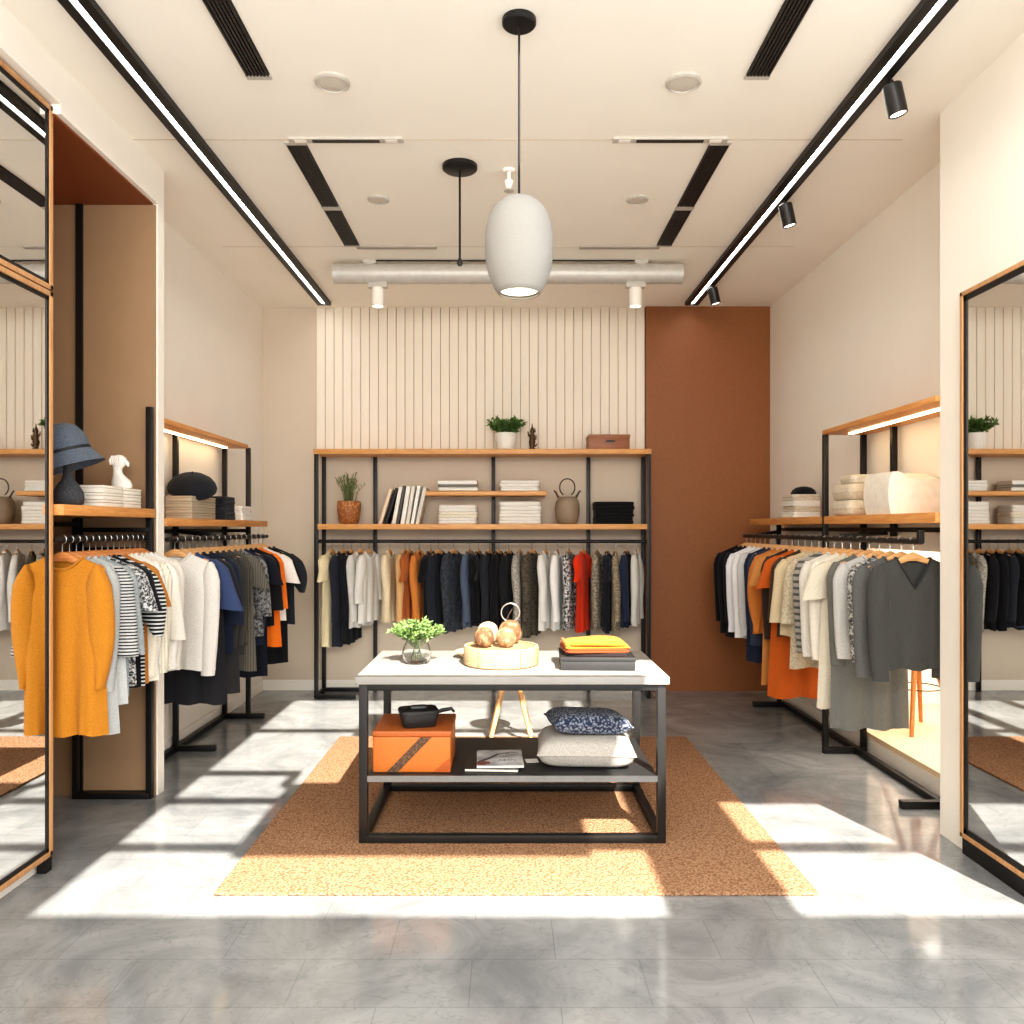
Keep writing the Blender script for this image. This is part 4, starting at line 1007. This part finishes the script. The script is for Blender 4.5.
M_pouch = paint('pouch_black', C(32, 31, 32), .5, nscale=90, nstr=.1)
build(MB().superell([(0, .072, .055), (.006, .078, .06), (.05, .086, .066), (.062, .086, .066)], 7, 40), 'body', M_pouch, t, smooth=True)
build(MB().superell([(.0625, .092, .072), (.070, .094, .074), (.078, .090, .070), (.082, .08, .06)], 7, 40), 'lid', M_pouch, t, smooth=True)
build(MB().superell([(.0825, .04, .018), (.092, .038, .016), (.095, .034, .012)], 5, 30), 'clasp', paint('clasp', C(46, 46, 48), .4), t, smooth=True)
build(MB().tube([(.08, .02, .05), (.12, .03, .058), (.165, .035, .062), (.175, .02, .05)], [.009, .010, .009, .006], 8), 'wrist_strap', M_pouch, t, smooth=True)
# magazines
t = thing('magazine', 'dark catalogue lying under the grey magazine on the lower shelf', 'magazine', (-.065, 3.84, ZS), (0, 0, radians(-3)), 'magazines on the lower shelf')
build(MB().box(-.13, .12, -.14, .13, 0, .002).box(-.13, .12, -.14, .13, .012, .014), 'cover', paint('mag_dark', C(52, 44, 42), .35), t)
build(MB().box(-.128, .118, -.138, .128, .002, .012), 'pages', paint('paper', C(232, 226, 212), .9), t)
t = thing('magazine', 'grey magazine with a branch pictured on its cover on lower shelf', 'magazine', (-.045, 3.85, ZS+.0145), (0, 0, radians(2)), 'magazines on the lower shelf')
def mag_mat():
    m, nt, b = newmat('magazine_cover')
    tc = N(nt, 'ShaderNodeTexCoord'); n1 = N(nt, 'ShaderNodeTexNoise'); n1.inputs['Scale'].default_value = 9; n1.inputs['Detail'].default_value = 6
    nt.links.new(tc.outputs['Object'], n1.inputs['Vector'])
    r = ramp2(nt, n1.outputs['Fac'], C(150, 150, 150), C(214, 214, 212), .35, .65); nt.links.new(r.outputs['Color'], b.inputs['Base Color']); b.inputs['Roughness'].default_value = .25
    return m
build(MB().box(-.105, .115, -.135, .125, .010, .0115).box(-.105, .115, -.135, .125, 0, .0015), 'cover', mag_mat(), t)
build(MB().box(-.104, .114, -.134, .124, .0015, .010), 'pages', paint('paper', C(232, 226, 212), .9), t)
pr = MB().tube([(-.10, -.075, .0120), (-.05, -.02, .0120), (.0, .055, .0120), (.06, .085, .0120), (.10, .07, .0120)], [.006, .007, .006, .005, .004], 6)
pr.tube([(.03, .07, .012), (.07, .04, .012), (.095, .035, .012)], [.004, .004, .003], 6)
pr.v = [(x, y, .0116+(z-.012)*.04) for x, y, z in pr.v]
build(pr, 'cover_print', paint('print_dark', C(38, 32, 32), .4), t)
pr = MB().lathe([(.032, 0), (.030, .0004)], 24); pr.v = [(x*1.1-.075, y*.9-.095+.25*x, .0117+z) for x, y, z in pr.v]
build(pr, 'cover_print', paint('print_red', C(120, 66, 58), .4), t)
cu = bpy.data.curves.new('cover_title', 'FONT'); cu.body = 'AETN'; cu.size = .034; cu.extrude = .0002; cu.align_x = 'CENTER'
tmp = bpy.data.objects.new('tmp_title', cu); col.objects.link(tmp); me_ = bpy.data.meshes.new_from_object(tmp.evaluated_get(bpy.context.evaluated_depsgraph_get())); bpy.data.objects.remove(tmp)
me_.materials.clear(); me_.materials.append(paint('ink', C(24, 24, 24), .5))
to = bpy.data.objects.new('cover_title', me_); col.objects.link(to); to.parent = t; to.location = (.04, -.06, .0119)
build(MB().box(-.03, .03, -.03, .03, 0, .0015), 'card', paint('card', C(240, 238, 232), .6), loc=(.115, 3.88, ZS), rot=(0, 0, radians(8)), label='small blank white card beside the grey magazine on lower shelf', cat='card')
# cushions
def cushion(loc, rot, w, d, h, mat, label, pinch=.07, ex=3.6):
    o = thing('cushion', label, 'cushion', loc, rot); K = 28
    for nm, sg in (('front_face', 1), ('back_face', -1)):
        rs = []
        for i in range(K+1):
            u = -1+2*i/K; row = []
            for j in range(K+1):
                v_ = -1+2*j/K
                e = (max(0, 1-abs(u)**ex)*max(0, 1-abs(v_)**ex))**.48
                x = w*u*(1-pinch*(1-v_*v_)*abs(u)); y = d*v_*(1-pinch*(1-u*u)*abs(v_))
                row.append((x, y, h+sg*h*e*(1 if sg > 0 else .98)))
            rs.append(row)
        m = MB().rings(rs, False, False, closed=False)
        build(m, nm, mat, o, smooth=True, angle=80)
    pts = []
    for i in range(65):
        k = i/64*4; s = int(k) % 4; f = (k-int(k))*2-1
        u, v_ = ((f, -1), (1, f), (-f, 1), (-1, -f))[s]
        pts.append((w*u*(1-pinch*(1-v_*v_)*abs(u)), d*v_*(1-pinch*(1-u*u)*abs(v_)), h))
    build(MB().tube(pts, .004, 6), 'piping', mat, o, smooth=True)
cushion((.375, 3.895, ZS), (0, 0, radians(-3)), .228, .19, .072, fabric(C(188, 182, 174), 'tweed', C(168, 162, 154), 140), 'big pale grey cushion lying on the lower shelf', .02, 6)
cushion((.385, 3.905, ZS+.137), (radians(-3), radians(3), radians(6)), .19, .15, .052, fabric(C(48, 56, 76), 'knit', C(150, 156, 168), 85), 'navy flecked knit cushion on top of the pale grey cushion', .04, 5)

# stools
M_oakleg = wood('stool_wood', C(196, 146, 92), C(228, 184, 132), 'Z', 5)
def stool(loc, h, top, foot, r, label, mat, ring=False, rz=0.0):
    o = thing('stool', label, 'stool', loc, (0, 0, rz))
    build(MB().lathe([(r*.92, h-.03), (r, h-.024), (r, h-.008), (r*.95, h), (r*.5, h-.004), (.01, h-.005)], 40), 'seat', mat, o, smooth=True)
    for k in range(4):
        a = pi/4+k*pi/2
        build(MB().tube([(top*cos(a), top*sin(a), h-.03), (foot*cos(a), foot*sin(a), 0)], [.019, .013], 12), 'leg', mat, o, smooth=True)
    if ring:
        q = (top+foot)/2
        build(MB().tube([(q*cos(2*pi*i/40), q*sin(2*pi*i/40), h*.45) for i in range(41)], .004, 6), 'foot_ring', M_frame, o, smooth=True)
stool((.02, 5.45, .014+.0005), .44, .06, .20, .15, 'light wooden stool with splayed legs behind the display table', M_oakleg)
stool((2.68, 5.25, .131), .62, .06, .24, .18, 'wooden stool with splayed legs in the display niche behind the right rack', wood('stool_wood2', C(176, 108, 54), C(206, 140, 80), 'Z', 5), True, .2)

# ------------------------------------------------------------------ light
sun = bpy.data.lights.new('sun', 'SUN'); sun.energy = 15.0; sun.angle = radians(.5); sun.color = (1, .94, .85)
so = bpy.data.objects.new('sun', sun); col.objects.link(so)
so.rotation_euler = Vector((-.35, 1.1, -1)).to_track_quat('-Z', 'Y').to_euler()
w_ = bpy.data.worlds.new('world'); scene.world = w_; w_.use_nodes = True
bg = w_.node_tree.nodes['Background']; bg.inputs['Color'].default_value = (.95, .98, 1, 1); bg.inputs['Strength'].default_value = 2.5
def area(name, loc, rot, sx, sy, energy, c=(1, .96, .91)):
    l = bpy.data.lights.new(name, 'AREA'); l.shape = 'RECTANGLE'; l.size = sx; l.size_y = sy; l.energy = energy; l.color = c
    o = bpy.data.objects.new(name, l); col.objects.link(o); o.location = loc; o.rotation_euler = rot; return o
area('niche_fill', (2.85, 4.9, 1.55), (0, 0, 0), .5, 1.6, 26)  # unseen area light added to brighten the niche
area('front_fill', (0, -1.5, 2.9), (radians(72), 0, 0), 3.4, .9, 130)  # soft fill added behind the camera, no fixture there
def point(name, loc, e, r=.05, c=(1, .85, .62)):
    l = bpy.data.lights.new(name, 'POINT'); l.energy = e; l.shadow_soft_size = r; l.color = c
    o = bpy.data.objects.new(name, l); col.objects.link(o); o.location = loc
# ------------------------------------------------------------------ camera
cam = bpy.data.cameras.new('camera'); co = bpy.data.objects.new('camera', cam); col.objects.link(co)
cam.sensor_width = 36; cam.lens = 36*800/1024; cam.shift_x = 4/1024; cam.shift_y = 16/1024
co.location = (0, 0, 1.45); co.rotation_euler = (radians(90), 0, 0); cam.clip_start = .05
scene.camera = co
scene.view_settings.view_transform = 'Standard'
scene.view_settings.exposure = 0.08
scene.view_settings.look = 'Medium High Contrast'
scene.cycles.use_denoising = True
scene.cycles.max_bounces = 10; scene.cycles.diffuse_bounces = 6
scene.cycles.sample_clamp_indirect = 8
